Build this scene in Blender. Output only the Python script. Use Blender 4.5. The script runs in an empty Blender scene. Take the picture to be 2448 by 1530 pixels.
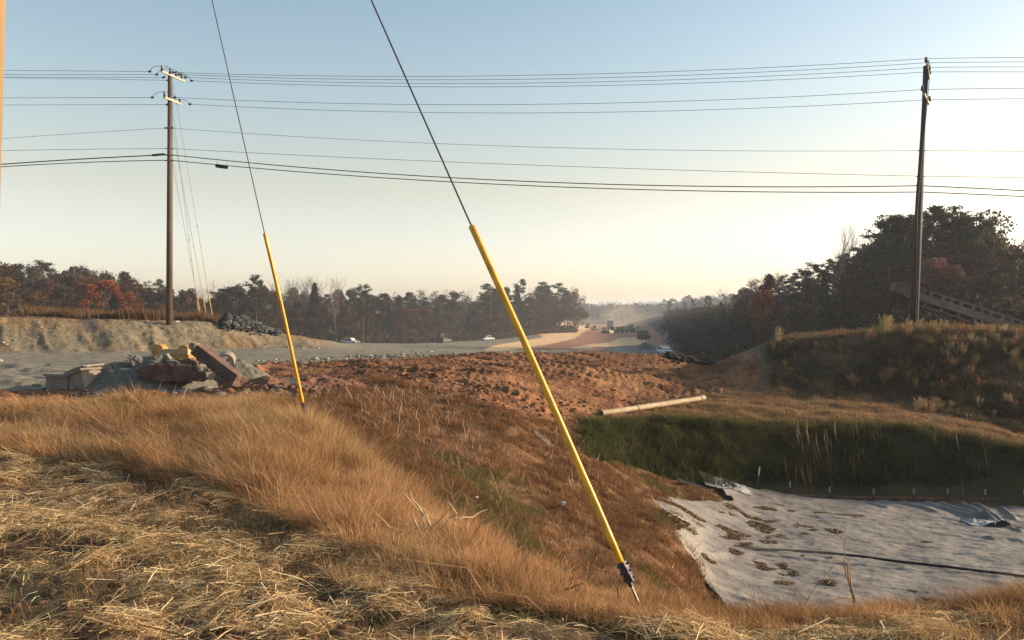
import bpy, math, random
import numpy as np
from mathutils import Vector, Matrix
random.seed(7); rng = np.random.default_rng(7)
scene = bpy.context.scene
C = scene.collection
CAMZ = 1.7; HV = 740.0; F = 2000.0; CU = 1224.0

# ------------------------------------------------------------------ noise
def _hash(ix, iy, seed):
    h = (ix.astype(np.int64)*374761393 + iy.astype(np.int64)*668265263 + seed*982451653) & 0xffffffff
    h = ((h ^ (h >> 13))*1274126177) & 0xffffffff
    return ((h ^ (h >> 16)) & 0xffff)/65535.0
def vnoise(x, y, seed=0):
    x = np.asarray(x, float); y = np.asarray(y, float)
    ix = np.floor(x); iy = np.floor(y); fx = x-ix; fy = y-iy
    fx = fx*fx*(3-2*fx); fy = fy*fy*(3-2*fy)
    a = _hash(ix, iy, seed); b = _hash(ix+1, iy, seed); c = _hash(ix, iy+1, seed); d = _hash(ix+1, iy+1, seed)
    return (a*(1-fx)+b*fx)*(1-fy)+(c*(1-fx)+d*fx)*fy
def fbm(x, y, seed=0, octv=4, gain=.5):
    s = 0; a = 1; t = 0
    for i in range(octv):
        s = s + a*vnoise(x*2**i, y*2**i, seed+i*17); t += a; a *= gain
    return s/t          # 0..1
def sstep(a, b, x):
    t = np.clip((x-a)/(b-a), 0, 1); return t*t*(3-2*t)

# ------------------------------------------------------------------ terrain profiles: key (distance, height) pairs along bearings
FAR_L = [(100,.6),(180,-4),(320,-8),(700,-6),(1500,-12),(2400,2),(4500,8)]
COLS = {
-300: [(9.6,.0),(12.5,-.1),(17,-.7),(21,-.8),(26,-.9),(30,-.93),(34,-.95),(38,-.95),(42,-.95),(45,-.95),(47,-.85),(54,1.3)]+FAR_L,
0: [(9.4,.02),(13,-.1),(17,-.7),(21,-.8),(26,-.9),(30,-.93),(34,-.95),(38,-.95),(43,-.95),(46,-.95),(49,-.85),(56,1.25)]+FAR_L,
300: [(8.7,.05),(14,0),(18,-.6),(22,-.8),(26,-.9),(30,-.93),(34,-.95),(38,-.95),(43,-.95),(48,-.95),(51,-.88),(58,.95)]+FAR_L,
480: [(7.6,.03),(14,.04),(18,-.6),(22,-.8),(26,-.9),(30,-.93),(34,-.95),(38,-.95),(43,-.95),(50,-.95),(54,-.88),(61,.8),(100,0),(180,-5),(320,-8.5),(700,-6),(1500,-12),(2400,2),(4500,8)],
600: [(6.7,0),(13.5,.05),(18,-.6),(22,-.8),(26,-.9),(30,-.93),(34,-.95),(38,-.95),(43,-.95),(52,-.95),(56,-.9),(63,.22),(100,-1.6),(190,-5.5),(320,-9.5),(700,-6),(1500,-12),(2400,2),(4500,8)],
730: [(6.0,0),(12,.02),(16,-.75),(20,-.85),(26,-.9),(30,-.93),(34,-.95),(38,-.95),(44,-.95),(54,-.97),(58,-1.0),(66,-.6),(110,-3),(200,-6.5),(320,-10.5),(700,-6),(1500,-12),(2400,2),(4500,8)],
850: [(5.4,-.02),(9.5,-.15),(14,-.95),(20,-.95),(26,-.95),(30,-.95),(34,-.95),(38,-.95),(45,-.93),(54,-1.0),(60,-1.25),(72,-1.6),(120,-3.1),(200,-6.3),(320,-10.9),(700,-7),(1500,-12),(2400,2),(4500,8)],
1000: [(5.05,-.03),(7.8,-.3),(12.5,-1.3),(18,-1.3),(24,-1.2),(29,-1.1),(34,-1.0),(40,-.95),(47,-.88),(54,-1.05),(60,-1.35),(72,-1.8),(120,-3.4),(200,-6.5),(330,-11),(700,-7),(1500,-12),(2400,2),(4500,8)],
1200: [(4.85,-.05),(6.3,-.32),(11,-1.65),(15,-1.95),(20,-1.8),(26,-1.5),(32,-1.3),(40,-1.05),(50,-.95),(56,-1.2),(64,-1.7),(80,-2.3),(125,-4.1),(220,-7.2),(400,-11.3),(620,-5),(1500,-12),(2400,2),(4500,8)],
1300: [(4.75,-.05),(6.0,-.33),(10.5,-1.8),(14.5,-2.3),(19.5,-2.3),(25,-2.1),(31,-1.9),(38,-1.5),(51,-.96),(57,-1.25),(66,-1.8),(82,-2.4),(130,-4.3),(240,-7.9),(430,-9.8),(540,-2.2),(1500,-12),(2400,2),(4500,8)],
1400: [(4.65,-.05),(5.8,-.33),(10,-1.95),(14,-2.6),(19,-2.75),(24,-2.65),(30,-2.5),(37,-2.05),(52,-.97),(58,-1.3),(68,-1.9),(85,-2.6),(130,-4.6),(250,-8.3),(450,-10.2),(700,-11),(1500,-12),(2400,2),(4500,8)],
1530: [(4.5,-.06),(5.9,-.36),(10,-2.3),(14,-2.8),(20,-3.3),(30,-4.0),(34.5,-3.1),(40,-2.75),(52,-1.15),(58,-1.6),(68,-2.6),(85,-3.8),(130,-6.0),(250,-8.8),(450,-10.2),(700,-10.6),(1500,-12),(2400,2),(4500,8)],
1620: [(4.4,-.06),(5.7,-.38),(10.5,-2.7),(15,-3.5),(22,-3.9),(30.5,-4.5),(35,-3.15),(41.5,-2.85),(51,-1.4),(57,-2.2),(68,-3.6),(85,-5.2),(130,-7.3),(200,-8.2),(430,-4.5),(650,1),(1500,-8),(2400,2),(4500,8)],
1700: [(4.35,-.06),(5.6,-.37),(11,-3.1),(15,-4.2),(19,-4.5),(30.5,-4.8),(35.5,-3.2),(42,-2.85),(51,-1.7),(58,-3),(70,-5),(90,-6.5),(130,-7.3),(200,-5.5),(400,1),(650,4),(1500,-4),(2400,2),(4500,8)],
1800: [(4.3,-.06),(5.6,-.37),(10.5,-2.95),(14.5,-4.35),(19,-4.7),(31,-5.2),(35.5,-3.3),(42.5,-2.8),(50.5,-.65),(58,-1.2),(70,-3.5),(90,-6),(130,-6.3),(200,-3.5),(400,3),(650,5),(1500,0),(2400,2),(4500,8)],
1880: [(4.3,-.06),(5.6,-.37),(10.2,-2.85),(14.2,-4.3),(18.7,-4.7),(31,-5.3),(35.5,-3.35),(42,-2.85),(50,.03),(58,.05),(70,-2),(90,-5),(130,-5.5),(200,-2),(400,5),(650,6),(1500,0),(2400,2),(4500,8)],
2180: [(4.3,-.06),(5.6,-.37),(10,-2.8),(14,-4.3),(18.5,-4.75),(31,-5.5),(35.5,-3.4),(41,-3.1),(49,.28),(60,.3),(75,-1),(95,-3),(130,-3),(200,1),(400,8),(650,8),(1500,0),(2400,2),(4500,8)],
2448: [(4.3,-.06),(5.7,-.35),(10,-2.8),(14,-4.3),(18.5,-4.75),(31,-5.6),(33.5,-4.1),(37,-4.0),(48.5,.2),(60,.3),(75,-1),(95,-2),(130,-1),(200,3),(400,9),(650,9),(1500,0),(2400,2),(4500,8)],
2750: [(4.3,-.06),(5.7,-.35),(10,-2.8),(14,-4.3),(18.5,-4.75),(31,-5.6),(33,-4.4),(36,-4.3),(48,.2),(60,.3),(75,0),(95,-1),(130,0),(200,4),(400,9),(650,9),(1500,0),(2400,2),(4500,8)],
}
NK = 21
for u_ in (1530,1620,1700,1800,1880,2180,2448,2750):
    a_, b_ = COLS[u_][6]; COLS[u_][6] = (a_-1.2, b_+.17)
us = sorted(COLS); ug = np.arange(-420, 2900, 8.0)
KY = np.zeros((NK, len(ug))); KZ = np.zeros((NK, len(ug)))
for k in range(NK):
    ys = []; zs = []
    for u in us:
        if k == 0: a = (0.0, 0.0)
        elif k == 1: a = (3.0, 0.0)
        else: a = COLS[u][k-2]
        ys.append(a[0]); zs.append(a[1])
    ker = np.exp(-0.5*(np.arange(-6, 7)/2.6)**2); ker /= ker.sum()
    for A, s in ((KY, ys), (KZ, zs)):
        g = np.interp(ug, us, s); g = np.pad(g, 6, mode='edge'); A[k] = np.convolve(g, ker, mode='valid')
def keyY(k, u): return np.interp(u, ug, KY[k])
def uof(x, y): return CU + F*x/np.maximum(y, .5)
def Hbase(x, y):
    x = np.asarray(x, float); y = np.asarray(y, float); sh = x.shape
    x = x.ravel(); y = y.ravel()
    u = np.clip(uof(x, y), ug[0], ug[-1]); f = (u-ug[0])/8.0; i = np.clip(np.floor(f).astype(int), 0, len(ug)-2); f = f-i
    Y = KY[:, i]*(1-f)+KY[:, i+1]*f; Z = KZ[:, i]*(1-f)+KZ[:, i+1]*f
    d = (Z[1:]-Z[:-1])/(Y[1:]-Y[:-1])
    m = np.zeros_like(Y); m[0] = d[0]; m[-1] = d[-1]
    m[1:-1] = np.where(d[1:]*d[:-1] > 0, 2*d[1:]*d[:-1]/(d[1:]+d[:-1]+1e-12), 0)
    out = np.where(y <= 0, 0.0, Z[-1])
    for k in range(NK-1):
        a = (y >= Y[k]) & (y < Y[k+1])
        if not a.any(): continue
        h = (Y[k+1]-Y[k])[a]; t = (y[a]-Y[k][a])/h
        out[a] = ((1+2*t)*(1-t)**2*Z[k][a] + t*(1-t)**2*h*m[k][a] + t*t*(3-2*t)*Z[k+1][a] + t*t*(t-1)*h*m[k+1][a])
    return out.reshape(sh)
def PZ(v, Y): return CAMZ-(v-HV)/F*Y
def P(u, v, Y): return Vector(((u-CU)/F*Y, Y, PZ(v, Y)))

# fabric outline in bearing/depression terms (used for zoning the basin only)
FAB = [(1705,1162),(1830,1172),(1900,1188),(1990,1197),(2090,1202),(2250,1207),(2448,1211),(2900,1214),(2900,1640),(1800,1640),(1740,1460),(1700,1410),(1660,1345),(1610,1278),(1650,1258),(1600,1232),(1560,1200),(1600,1193),(1690,1205),(1750,1198)]
def inpoly(u, v, poly):
    r = np.zeros(u.shape, bool); n = len(poly); j = n-1
    for i in range(n):
        xi, yi = poly[i]; xj, yj = poly[j]
        if yi != yj:
            r ^= ((yi > v) != (yj > v)) & (u < (xj-xi)*(v-yi)/(yj-yi)+xi)
        j = i
    return r

def zones(x, y):
    """smooth weights of the surface kinds at ground points"""
    u = uof(x, y); zb = Hbase(x, y); v = HV+(CAMZ-zb)*F/np.maximum(y, .5)
    k2 = keyY(2, u); k3 = keyY(3, u); k4 = keyY(4, u); k8 = keyY(8, u); k7 = keyY(7, u); k9 = keyY(9, u); k10 = keyY(10, u); k12 = keyY(12, u); k13 = keyY(13, u)
    jn = (fbm(x*.35, y*.35, 5)-.5)
    jf = (fbm(x*1.5, y*1.5, 9)-.5)
    near = y < 60
    straw = 1-sstep(-.5, .5, (y-k2)+jn*2.5+jf*.8)
    # slope end: brown grass to red clay boundary, in v
    vb = np.interp(u, [-400,0,300,600,700,760,850,1000,1150,1300,1450,1560,1700,1835,1865,2448], [1010,1005,990,980,975,935,915,930,965,1000,1015,960,955,948,0,0])
    grass = sstep(-12, 14, (v-vb)+jn*50+jf*20)*(1-straw)
    road_far = np.interp(u, [-400,0,200,300,560,640,800,950,1000,1060,1150,1300,1420,1500,1560,1660,1760], [938,930,928,920,915,872,868,868,856,848,850,848,843,846,852,856,700])
    red = (1-sstep(-5, 5, (road_far-v)+jf*10+jn*10))*(1-grass)*(1-straw)
    right = sstep(-15, 15, u-1838+jn*90+jf*50+(v-900)*-.3)*(y > 38)*(y < 62)
    red = red*(1-right)
    return dict(u=u, v=v, straw=straw, grass=grass, red=red, right=right, zb=zb, jn=jn, jf=jf, k12=k12, k13=k13, k7=k7, k8=k8, k9=k9, k10=k10, k3=k3, k4=k4, k2=k2)

def H(x, y, detail=True):
    x = np.asarray(x, float); y = np.asarray(y, float)
    z = Hbase(x, y)
    u = uof(x, y); v = HV+(CAMZ-z)*F/np.maximum(y, .5)
    k2 = keyY(2, u); k10 = keyY(10, u); k12 = keyY(12, u); k13 = keyY(13, u)
    n1 = fbm(x*.5, y*.5, 1)-.5; n2 = fbm(x*2.2, y*2.2, 2)-.5
    fab = inpoly(u, v, FAB) & (y > 13) & (y < 32)
    yy = np.clip(y, 0, 1e9)
    amp = np.where(yy < 40, .16, np.where(yy < 62, .12, .12+.006*np.minimum(yy-62, 500)))
    amp = np.where(fab, .05, amp)
    # keep the graded highway smooth
    smooth = ((yy > 90) & (yy < 720) & (u > 1150) & (u < 1600)) | ((yy > 66) & (yy < 340) & (u > 735) & (u < 1200))
    amp = np.where(smooth, amp*.12, amp)
    z = z + amp*n1*np.clip(yy/4, .4, 1)
    far = fbm(x*.004, y*.004, 33)-.5
    z = z + far*26*sstep(1100, 2200, yy)
    if detail:
        st = 1-sstep(-.5, 1, y-k2)
        gz = sstep(0, 1.5, y-k2)*(yy < 40)*np.where(fab, 0, 1); z = z + gz*.38*(fbm(x*.9, y*.9, 14, 3)-.5)
        z = z + np.where(yy < 30, .10*n2, .05*n2)*np.where(fab, .1, 1)
        z = z + st*.14*(np.abs(fbm(x*1.1+3, y*1.1, 12)-.5)*2-.2)
        # worked red clay: clods and tracked furrows
        redz = ((v < np.interp(u, [700,850,1000,1300,1560,1800], [975,915,930,1000,965,950])) | (u < 700)) & (y > 17) & (y < 54) & (u > -400) & (u < 1880)
        road_far = np.interp(u, [-400,0,300,560,640,800,1000,1150,1400,1560,1660,1760], [938,930,920,915,872,868,860,850,843,852,856,700])
        redz = redz & (v > road_far-2)
        cl = np.abs(fbm(x*2.6, y*2.6, 44, 3)-.5)*2
        z = z + np.where(redz, .065*(.45-cl)+.06*(fbm(x*6, y*6, 45, 3)-.5), 0)
        rut = np.sin((x*.55+y*.83)*3.3 + 3*fbm(x*.2, y*.2, 50))
        for (ax_, ay_, bx_, by_) in ((-6,46,9,37),(-4,48.5,12,41),(-8,38,3,31),(-2,34,6,29),(0,44.5,13,43),(-12,42,-1,36),(2,50,10,44)):
            dx_, dy_ = bx_-ax_, by_-ay_; L_ = math.hypot(dx_, dy_); dx_ /= L_; dy_ /= L_
            s_ = (x-ax_)*dx_+(y-ay_)*dy_; q_ = -(x-ax_)*dy_+(y-ay_)*dx_ + .6*np.sin(s_*.25); inb = redz & (s_ > 0) & (s_ < L_)
            for of_ in (-.95, .95):
                bnd = np.exp(-((q_-of_)/.30)**4); z = z + np.where(inb, bnd*(-.07+.06*np.sin(s_*15+np.abs(q_-of_)*6)), 0)+np.where(inb, .05*np.exp(-((np.abs(q_-of_)-.42)/.1)**2), 0)
        z = z + np.where(redz & (u > 1050), .05*rut*sstep(.45, .6, fbm(x*.15, y*.15, 51)), 0)
        # spoil lip along the edge of the gravel road
        lip = np.exp(-((v-road_far-6)/7.0)**2)*((u > 560) & (y > 20) & (y < 56))
        z = z + lip*(.25*fbm(x*.8, y*.8, 60)+.05)
        # gullies on the cut bank
        bank = sstep(-1, 1.5, y-k12)*(1-sstep(-.5, 1.5, y-k13))*(u < 760)
        z = z + bank*(.35*(np.abs(fbm(x*.5+y*.35, y*.15, 70)-.5)*-2+.3) + .12*(fbm(x*1.0, y*.4, 72, 4)-.5) + .10*(fbm(x*5, y*2, 71, 4)-.5))
    return z
def hz(x, y, detail=True): return float(H(np.array([x]), np.array([y]), detail)[0])
def ray_ground(u, v, y0=3.0, y1=60.0, n=1500):
    ys = np.linspace(y0, y1, n); xs = (u-CU)/F*ys; d = PZ(v, ys)-H(xs, ys, False)
    b = np.where(d <= 0)[0]; i = b[0] if len(b) else n-1
    return xs[i], ys[i]

# ------------------------------------------------------------------ object helpers
def link(o, parent=None):
    C.objects.link(o)
    if parent is not None: o.parent = parent
    return o
def tag(o, label=None, cat=None, group=None, kind=None):
    if label: o['label'] = label
    if cat: o['category'] = cat
    if group: o['group'] = group
    if kind: o['kind'] = kind
    return o
def empty(name, loc=(0,0,0), rz=0, label=None, cat=None, group=None, scale=1.0):
    o = bpy.data.objects.new(name, None); o.location = loc; o.rotation_euler = (0,0,rz); o.scale = (scale,)*3
    o.empty_display_size = .1
    C.objects.link(o); return tag(o, label, cat, group)
def np_mesh(name, verts, loops, sizes, smooth=False):
    me = bpy.data.meshes.new(name)
    verts = np.asarray(verts, np.float32); loops = np.asarray(loops, np.int32).ravel(); sizes = np.asarray(sizes, np.int32)
    me.vertices.add(len(verts)); me.vertices.foreach_set('co', verts.ravel())
    me.loops.add(len(loops)); me.loops.foreach_set('vertex_index', loops)
    me.polygons.add(len(sizes)); st = np.concatenate([[0], np.cumsum(sizes)[:-1]]).astype(np.int32)
    me.polygons.foreach_set('loop_start', st); me.polygons.foreach_set('loop_total', sizes)
    if smooth: me.polygons.foreach_set('use_smooth', np.ones(len(sizes), bool))
    me.update(calc_edges=True)
    return me
ALB = .74
def vcol(me, col, name='Col'):
    a = me.color_attributes.new(name, 'FLOAT_COLOR', 'POINT')
    c = np.ones((len(col), 4), np.float32); c[:, :3] = col; a.data.foreach_set('color', c.ravel())
def nobj(name, me, mat, parent=None):
    o = bpy.data.objects.new(name, me)
    if mat: me.materials.append(mat)
    return link(o, parent)

class MB:
    def __init__(s): s.v = []; s.f = []
    def add(s, vs, fs):
        b = len(s.v); s.v += [tuple(q) for q in vs]; s.f += [tuple(i+b for i in f) for f in fs]; return s
    def box(s, c, d, R=None, taper=1.0, jit=0):
        vs = []
        for z in (-1, 1):
            k = taper if z > 0 else 1
            for x, y in ((-1,-1),(1,-1),(1,1),(-1,1)):
                q = Vector((x*d[0]/2*k, y*d[1]/2*k, z*d[2]/2))
                if jit: q += Vector((random.uniform(-jit,jit), random.uniform(-jit,jit), random.uniform(-jit,jit)))
                if R is not None: q = R @ q
                vs.append(q+Vector(c))
        return s.add(vs, [(3,2,1,0),(4,5,6,7),(0,1,5,4),(1,2,6,5),(2,3,7,6),(3,0,4,7)])
    def tube(s, pts, rad, n=8, cap=True):
        pts = [Vector(p) for p in pts]; rs = rad if isinstance(rad, (list, tuple)) else [rad]*len(pts)
        b = len(s.v); up = Vector((0,0,1))
        for i, p in enumerate(pts):
            t = (pts[min(i+1, len(pts)-1)]-pts[max(i-1, 0)]).normalized()
            a = t.cross(up)
            if a.length < .05: a = t.cross(Vector((0,1,0)))
            a.normalize(); c = a.cross(t)
            for k in range(n):
                an = 2*math.pi*k/n
                s.v.append(tuple(p+(a*math.cos(an)+c*math.sin(an))*rs[i]))
        for i in range(len(pts)-1):
            for k in range(n):
                k2 = (k+1) % n
                s.f.append((b+i*n+k, b+i*n+k2, b+(i+1)*n+k2, b+(i+1)*n+k))
        if cap:
            s.f.append(tuple(b+k for k in range(n))[::-1]); s.f.append(tuple(b+(len(pts)-1)*n+k for k in range(n)))
        return s
    def prism(s, prof, w, axis='x', c=(0,0,0), R=None):
        """profile [(a,b)] extruded by w along axis"""
        n = len(prof); vs = []
        for e in (-w/2, w/2):
            for a, b in prof:
                q = Vector((e, a, b)) if axis == 'x' else Vector((a, e, b))
                if R is not None: q = R @ q
                vs.append(q+Vector(c))
        fs = [tuple(range(n))[::-1], tuple(range(n, 2*n))]
        for i in range(n):
            j = (i+1) % n; fs.append((i, j, n+j, n+i))
        return s.add(vs, fs)
    def build(s, name, mat, parent=None, bevel=0, smooth=False, loc=None):
        me = bpy.data.meshes.new(name); me.from_pydata(s.v, [], s.f); me.materials.append(mat)
        if smooth: me.polygons.foreach_set('use_smooth', [True]*len(me.polygons))
        me.update()
        import bmesh
        bm = bmesh.new(); bm.from_mesh(me); bmesh.ops.recalc_face_normals(bm, faces=bm.faces); bm.to_mesh(me); bm.free()
        o = bpy.data.objects.new(name, me); link(o, parent)
        if loc is not None: o.location = loc
        if bevel:
            m = o.modifiers.new('b', 'BEVEL'); m.width = bevel; m.segments = 2; m.limit_method = 'ANGLE'
        return o

# ------------------------------------------------------------------ materials
def newmat(name):
    m = bpy.data.materials.new(name); m.use_nodes = True; nt = m.node_tree; nt.nodes.clear()
    out = nt.nodes.new('ShaderNodeOutputMaterial'); return m, nt, out
def N(nt, t, **kw):
    n = nt.nodes.new(t)
    for k, v in kw.items():
        if k in n.inputs: n.inputs[k].default_value = v
        else: setattr(n, k, v)
    return n
def mat_basic(name, col, rough=.6, noise=.25, scale=4.0, bump=.02, bscale=20, metal=0.0, col2=None, coat=0, streak=None):
    m, nt, out = newmat(name); L = nt.links.new
    p = N(nt, 'ShaderNodeBsdfPrincipled'); p.inputs['Roughness'].default_value = rough; p.inputs['Metallic'].default_value = metal
    tc = N(nt, 'ShaderNodeTexCoord'); nz = N(nt, 'ShaderNodeTexNoise'); nz.inputs['Scale'].default_value = scale; nz.inputs['Detail'].default_value = 6
    src = tc.outputs['Object']
    if streak:
        mp = N(nt, 'ShaderNodeMapping'); mp.inputs['Scale'].default_value = streak; L(src, mp.inputs['Vector']); src = mp.outputs['Vector']
    L(src, nz.inputs['Vector'])
    col = [q*.74 for q in col]; col2 = [q*.74 for q in col2] if col2 else None
    cr = N(nt, 'ShaderNodeValToRGB'); c2 = col2 or [c*(1-noise) for c in col]; c3 = [min(1, c*(1+noise*.6)) for c in col]
    cr.color_ramp.elements[0].position = .3; cr.color_ramp.elements[1].position = .7
    cr.color_ramp.elements[0].color = (*c2, 1); cr.color_ramp.elements[1].color = (*c3, 1)
    L(nz.outputs['Fac'], cr.inputs['Fac']); L(cr.outputs['Color'], p.inputs['Base Color'])
    if bump:
        n2 = N(nt, 'ShaderNodeTexNoise'); n2.inputs['Scale'].default_value = bscale; n2.inputs['Detail'].default_value = 5; L(src, n2.inputs['Vector'])
        b = N(nt, 'ShaderNodeBump'); b.inputs['Strength'].default_value = .6; b.inputs['Distance'].default_value = bump
        L(n2.outputs['Fac'], b.inputs['Height']); L(b.outputs['Normal'], p.inputs['Normal'])
    L(p.outputs['BSDF'], out.inputs['Surface']); return m
def mat_leaf(name, trans=.35, objcol=True, base=(1,1,1), attr='Col'):
    m, nt, out = newmat(name); L = nt.links.new
    a = N(nt, 'ShaderNodeAttribute'); a.attribute_name = attr
    src = a.outputs['Color']
    if objcol:
        oi = N(nt, 'ShaderNodeObjectInfo'); mx = N(nt, 'ShaderNodeMix'); mx.data_type = 'RGBA'; mx.blend_type = 'MULTIPLY'; mx.inputs[0].default_value = 1
        L(src, mx.inputs[6]); L(oi.outputs['Color'], mx.inputs[7]); src = mx.outputs[2]
    d = N(nt, 'ShaderNodeBsdfDiffuse'); t = N(nt, 'ShaderNodeBsdfTranslucent'); s = N(nt, 'ShaderNodeMixShader'); s.inputs[0].default_value = trans
    L(src, d.inputs['Color']); L(src, t.inputs['Color']); L(d.outputs[0], s.inputs[1]); L(t.outputs[0], s.inputs[2])
    L(s.outputs[0], out.inputs['Surface']); return m
def mat_ground(name, s1=14.0, s2=90.0, bump=.03, var=.35, rough=.95, tex=1.0):
    m, nt, out = newmat(name); L = nt.links.new
    p = N(nt, 'ShaderNodeBsdfPrincipled'); p.inputs['Roughness'].default_value = rough; p.inputs['Specular IOR Level'].default_value = .15
    a = N(nt, 'ShaderNodeAttribute'); a.attribute_name = 'Col'
    g = N(nt, 'ShaderNodeNewGeometry')
    n1 = N(nt, 'ShaderNodeTexNoise'); n1.inputs['Scale'].default_value = s1*tex; n1.inputs['Detail'].default_value = 8; n1.inputs['Roughness'].default_value = .65
    n0 = N(nt, 'ShaderNodeTexNoise'); n0.inputs['Scale'].default_value = 1.3*tex; n0.inputs['Detail'].default_value = 5
    L(g.outputs['Position'], n1.inputs['Vector']); L(g.outputs['Position'], n0.inputs['Vector'])
    ad = N(nt, 'ShaderNodeMath'); ad.operation = 'ADD'; L(n1.outputs['Fac'], ad.inputs[0]); L(n0.outputs['Fac'], ad.inputs[1])
    mr = N(nt, 'ShaderNodeMapRange'); mr.inputs[1].default_value = .65; mr.inputs[2].default_value = 1.35; mr.inputs[3].default_value = 1-var*1.3; mr.inputs[4].default_value = 1+var
    L(ad.outputs[0], mr.inputs[0])
    vm = N(nt, 'ShaderNodeVectorMath'); vm.operation = 'SCALE'; L(a.outputs['Color'], vm.inputs[0]); L(mr.outputs[0], vm.inputs['Scale'])
    L(vm.outputs[0], p.inputs['Base Color'])
    vo = N(nt, 'ShaderNodeTexVoronoi'); vo.inputs['Scale'].default_value = s1*.8*tex; L(g.outputs['Position'], vo.inputs['Vector'])
    ad2 = N(nt, 'ShaderNodeMath'); ad2.operation = 'MULTIPLY_ADD'; L(vo.outputs['Distance'], ad2.inputs[0]); ad2.inputs[1].default_value = -.5; L(n1.outputs['Fac'], ad2.inputs[2])
    b = N(nt, 'ShaderNodeBump'); b.inputs['Strength'].default_value = .8; b.inputs['Distance'].default_value = bump
    L(ad2.outputs[0], b.inputs['Height']); L(b.outputs['Normal'], p.inputs['Normal'])
    L(p.outputs['BSDF'], out.inputs['Surface']); return m

M = {}
M['ground'] = mat_ground('ground_soil', 16, 90, .05)
M['gravel'] = mat_ground('gravel', 9, 90, .03, .22)
M['clay'] = mat_ground('red_clay', 7, 60, .10, .45)
M['haul'] = mat_ground('graded_clay', 1.2, 60, .05, .18, tex=.4)
M['bank'] = mat_ground('bank_soil', 5, 60, .09, .35)
M['hill'] = mat_ground('hill_soil', .6, 60, .3, .3)
M['grass'] = mat_leaf('grass_blades', .4, False)
M['leaf'] = mat_leaf('foliage', .3, True)
M['bark'] = mat_basic('bark', (.09,.07,.055), .9, .4, 3, .03)
M['bark_pale'] = mat_basic('pale_bark', (.16,.135,.11), .9, .3, 3, .02)
M['polewood'] = mat_basic('pole_wood', (.125,.078,.048), .85, .45, 6, .01, 30, streak=(1,1,.08))
M['polewood_dark'] = mat_basic('dark_pole_wood', (.065,.05,.045), .85, .4, 6, .01, 30, streak=(1,1,.08))
M['armwood'] = mat_basic('weathered_arm', (.55,.46,.33), .8, .3, 6, .005, 30)
M['wire'] = mat_basic('wire', (.035,.035,.04), .6, .1, 3, 0)
M['guywire'] = mat_basic('guy_strand', (.12,.115,.11), .5, .2, 30, 0, metal=.5)
M['thin_guy'] = mat_basic('far_guy_strand', (.25,.24,.22), .5, .2, 30, 0)
M['insulator'] = mat_basic('insulator', (.05,.045,.06), .3, .1, 3, 0)
M['yellow'] = mat_basic('yellow_plastic', (.92,.47,.018), .48, .30, 5, .001, 40, col2=(.62,.32,.03), streak=(3,3,1.6))
M['rust'] = mat_basic('galvanised_clamp', (.06,.055,.075), .6, .4, 60, .002, 80, metal=.4)
M['rod'] = mat_basic('anchor_rod', (.30,.26,.21), .5, .3, 40, .001, metal=.6)
M['palelath'] = mat_basic('pale_lath', (.55,.5,.43), .8, .2, 10, 0)
M['yguard'] = mat_basic('far_yellow_guard', (.62,.40,.13), .5, .15, 4, 0)
M['concrete'] = mat_basic('concrete', (.25,.21,.17), .9, .2, 3, .01, 25)
M['concrete_red'] = mat_basic('clay_stained_concrete', (.15,.095,.075), .9, .5, 2.2, .02, 14, col2=(.075,.036,.028))
M['concrete_dark'] = mat_basic('broken_concrete', (.20,.19,.165), .95, .35, 4, .03, 14)
M['gravelpile'] = mat_basic('grey_aggregate', (.15,.145,.12), .95, .5, 14, .05, 22)
M['soilpile'] = mat_basic('clay_spoil', (.20,.085,.045), .95, .5, 5, .06, 10)
M['rock'] = mat_basic('dark_rock', (.075,.08,.085), .85, .5, 3, .03, 10)
M['myellow'] = mat_basic('machine_yellow', (.42,.24,.04), .5, .2, 3, .002)
M['ytan'] = mat_basic('dusty_deck', (.42,.30,.17), .8, .2, 3, .003)
M['fabric'] = None
M['brownfence'] = mat_basic('silt_fence_cloth', (.20,.09,.068), .85, .3, 5, .01, 30)
M['post'] = mat_basic('steel_post', (.40,.385,.36), .6, .25, 20, 0)
M['postdark'] = mat_basic('dark_post', (.03,.03,.03), .6, .2, 20, 0)
M['pipe'] = mat_basic('pipe', (.34,.26,.16), .75, .3, 2.5, .004, 25)
M['black'] = mat_basic('black', (.010,.010,.011), .95, .2, 5, 0)
M['flag'] = mat_basic('yellow_tape', (.85,.55,.04), .6, .1, 5, 0)
M['orange'] = mat_basic('orange_tape', (.9,.12,.03), .6, .1, 5, 0)
M['white'] = mat_basic('white_paint', (.8,.8,.78), .35, .05, 3, 0)
M['glass'] = mat_basic('dark_glass', (.02,.025,.03), .1, .1, 3, 0)
M['tyre'] = mat_basic('tyre', (.02,.02,.02), .9, .2, 5, 0)
M['dgreen'] = mat_basic('dull_green_paint', (.07,.085,.05), .6, .3, 2, 0)
M['dorange'] = mat_basic('dusty_orange_paint', (.33,.2,.12), .7, .2, 2, 0)
M['dtan'] = mat_basic('dusty_yellow_paint', (.42,.33,.18), .7, .2, 2, 0)
M['belt'] = mat_basic('conveyor_paint', (.215,.15,.13), .75, .35, 2.5, .004, 20)
M['hood'] = mat_basic('conveyor_hood', (.10,.085,.07), .8, .5, 2, .01, 10)
M['beltdark'] = mat_basic('conveyor_rubber', (.022,.02,.019), .85, .3, 5, .004, 20)
M['stalk'] = mat_basic('dry_stalk', (.42,.24,.10), .85, .35, 8, 0)
M['stalkpale'] = mat_basic('pale_dry_stalk', (.62,.45,.25), .85, .25, 8, 0)
M['cloth_white'] = mat_basic('white_litter', (.7,.68,.62), .8, .15, 8, 0)
def plastic():
    m = mat_basic('clear_plastic_film', (.62,.62,.60), .12, .15, 8, .01, 15); return m
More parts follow.
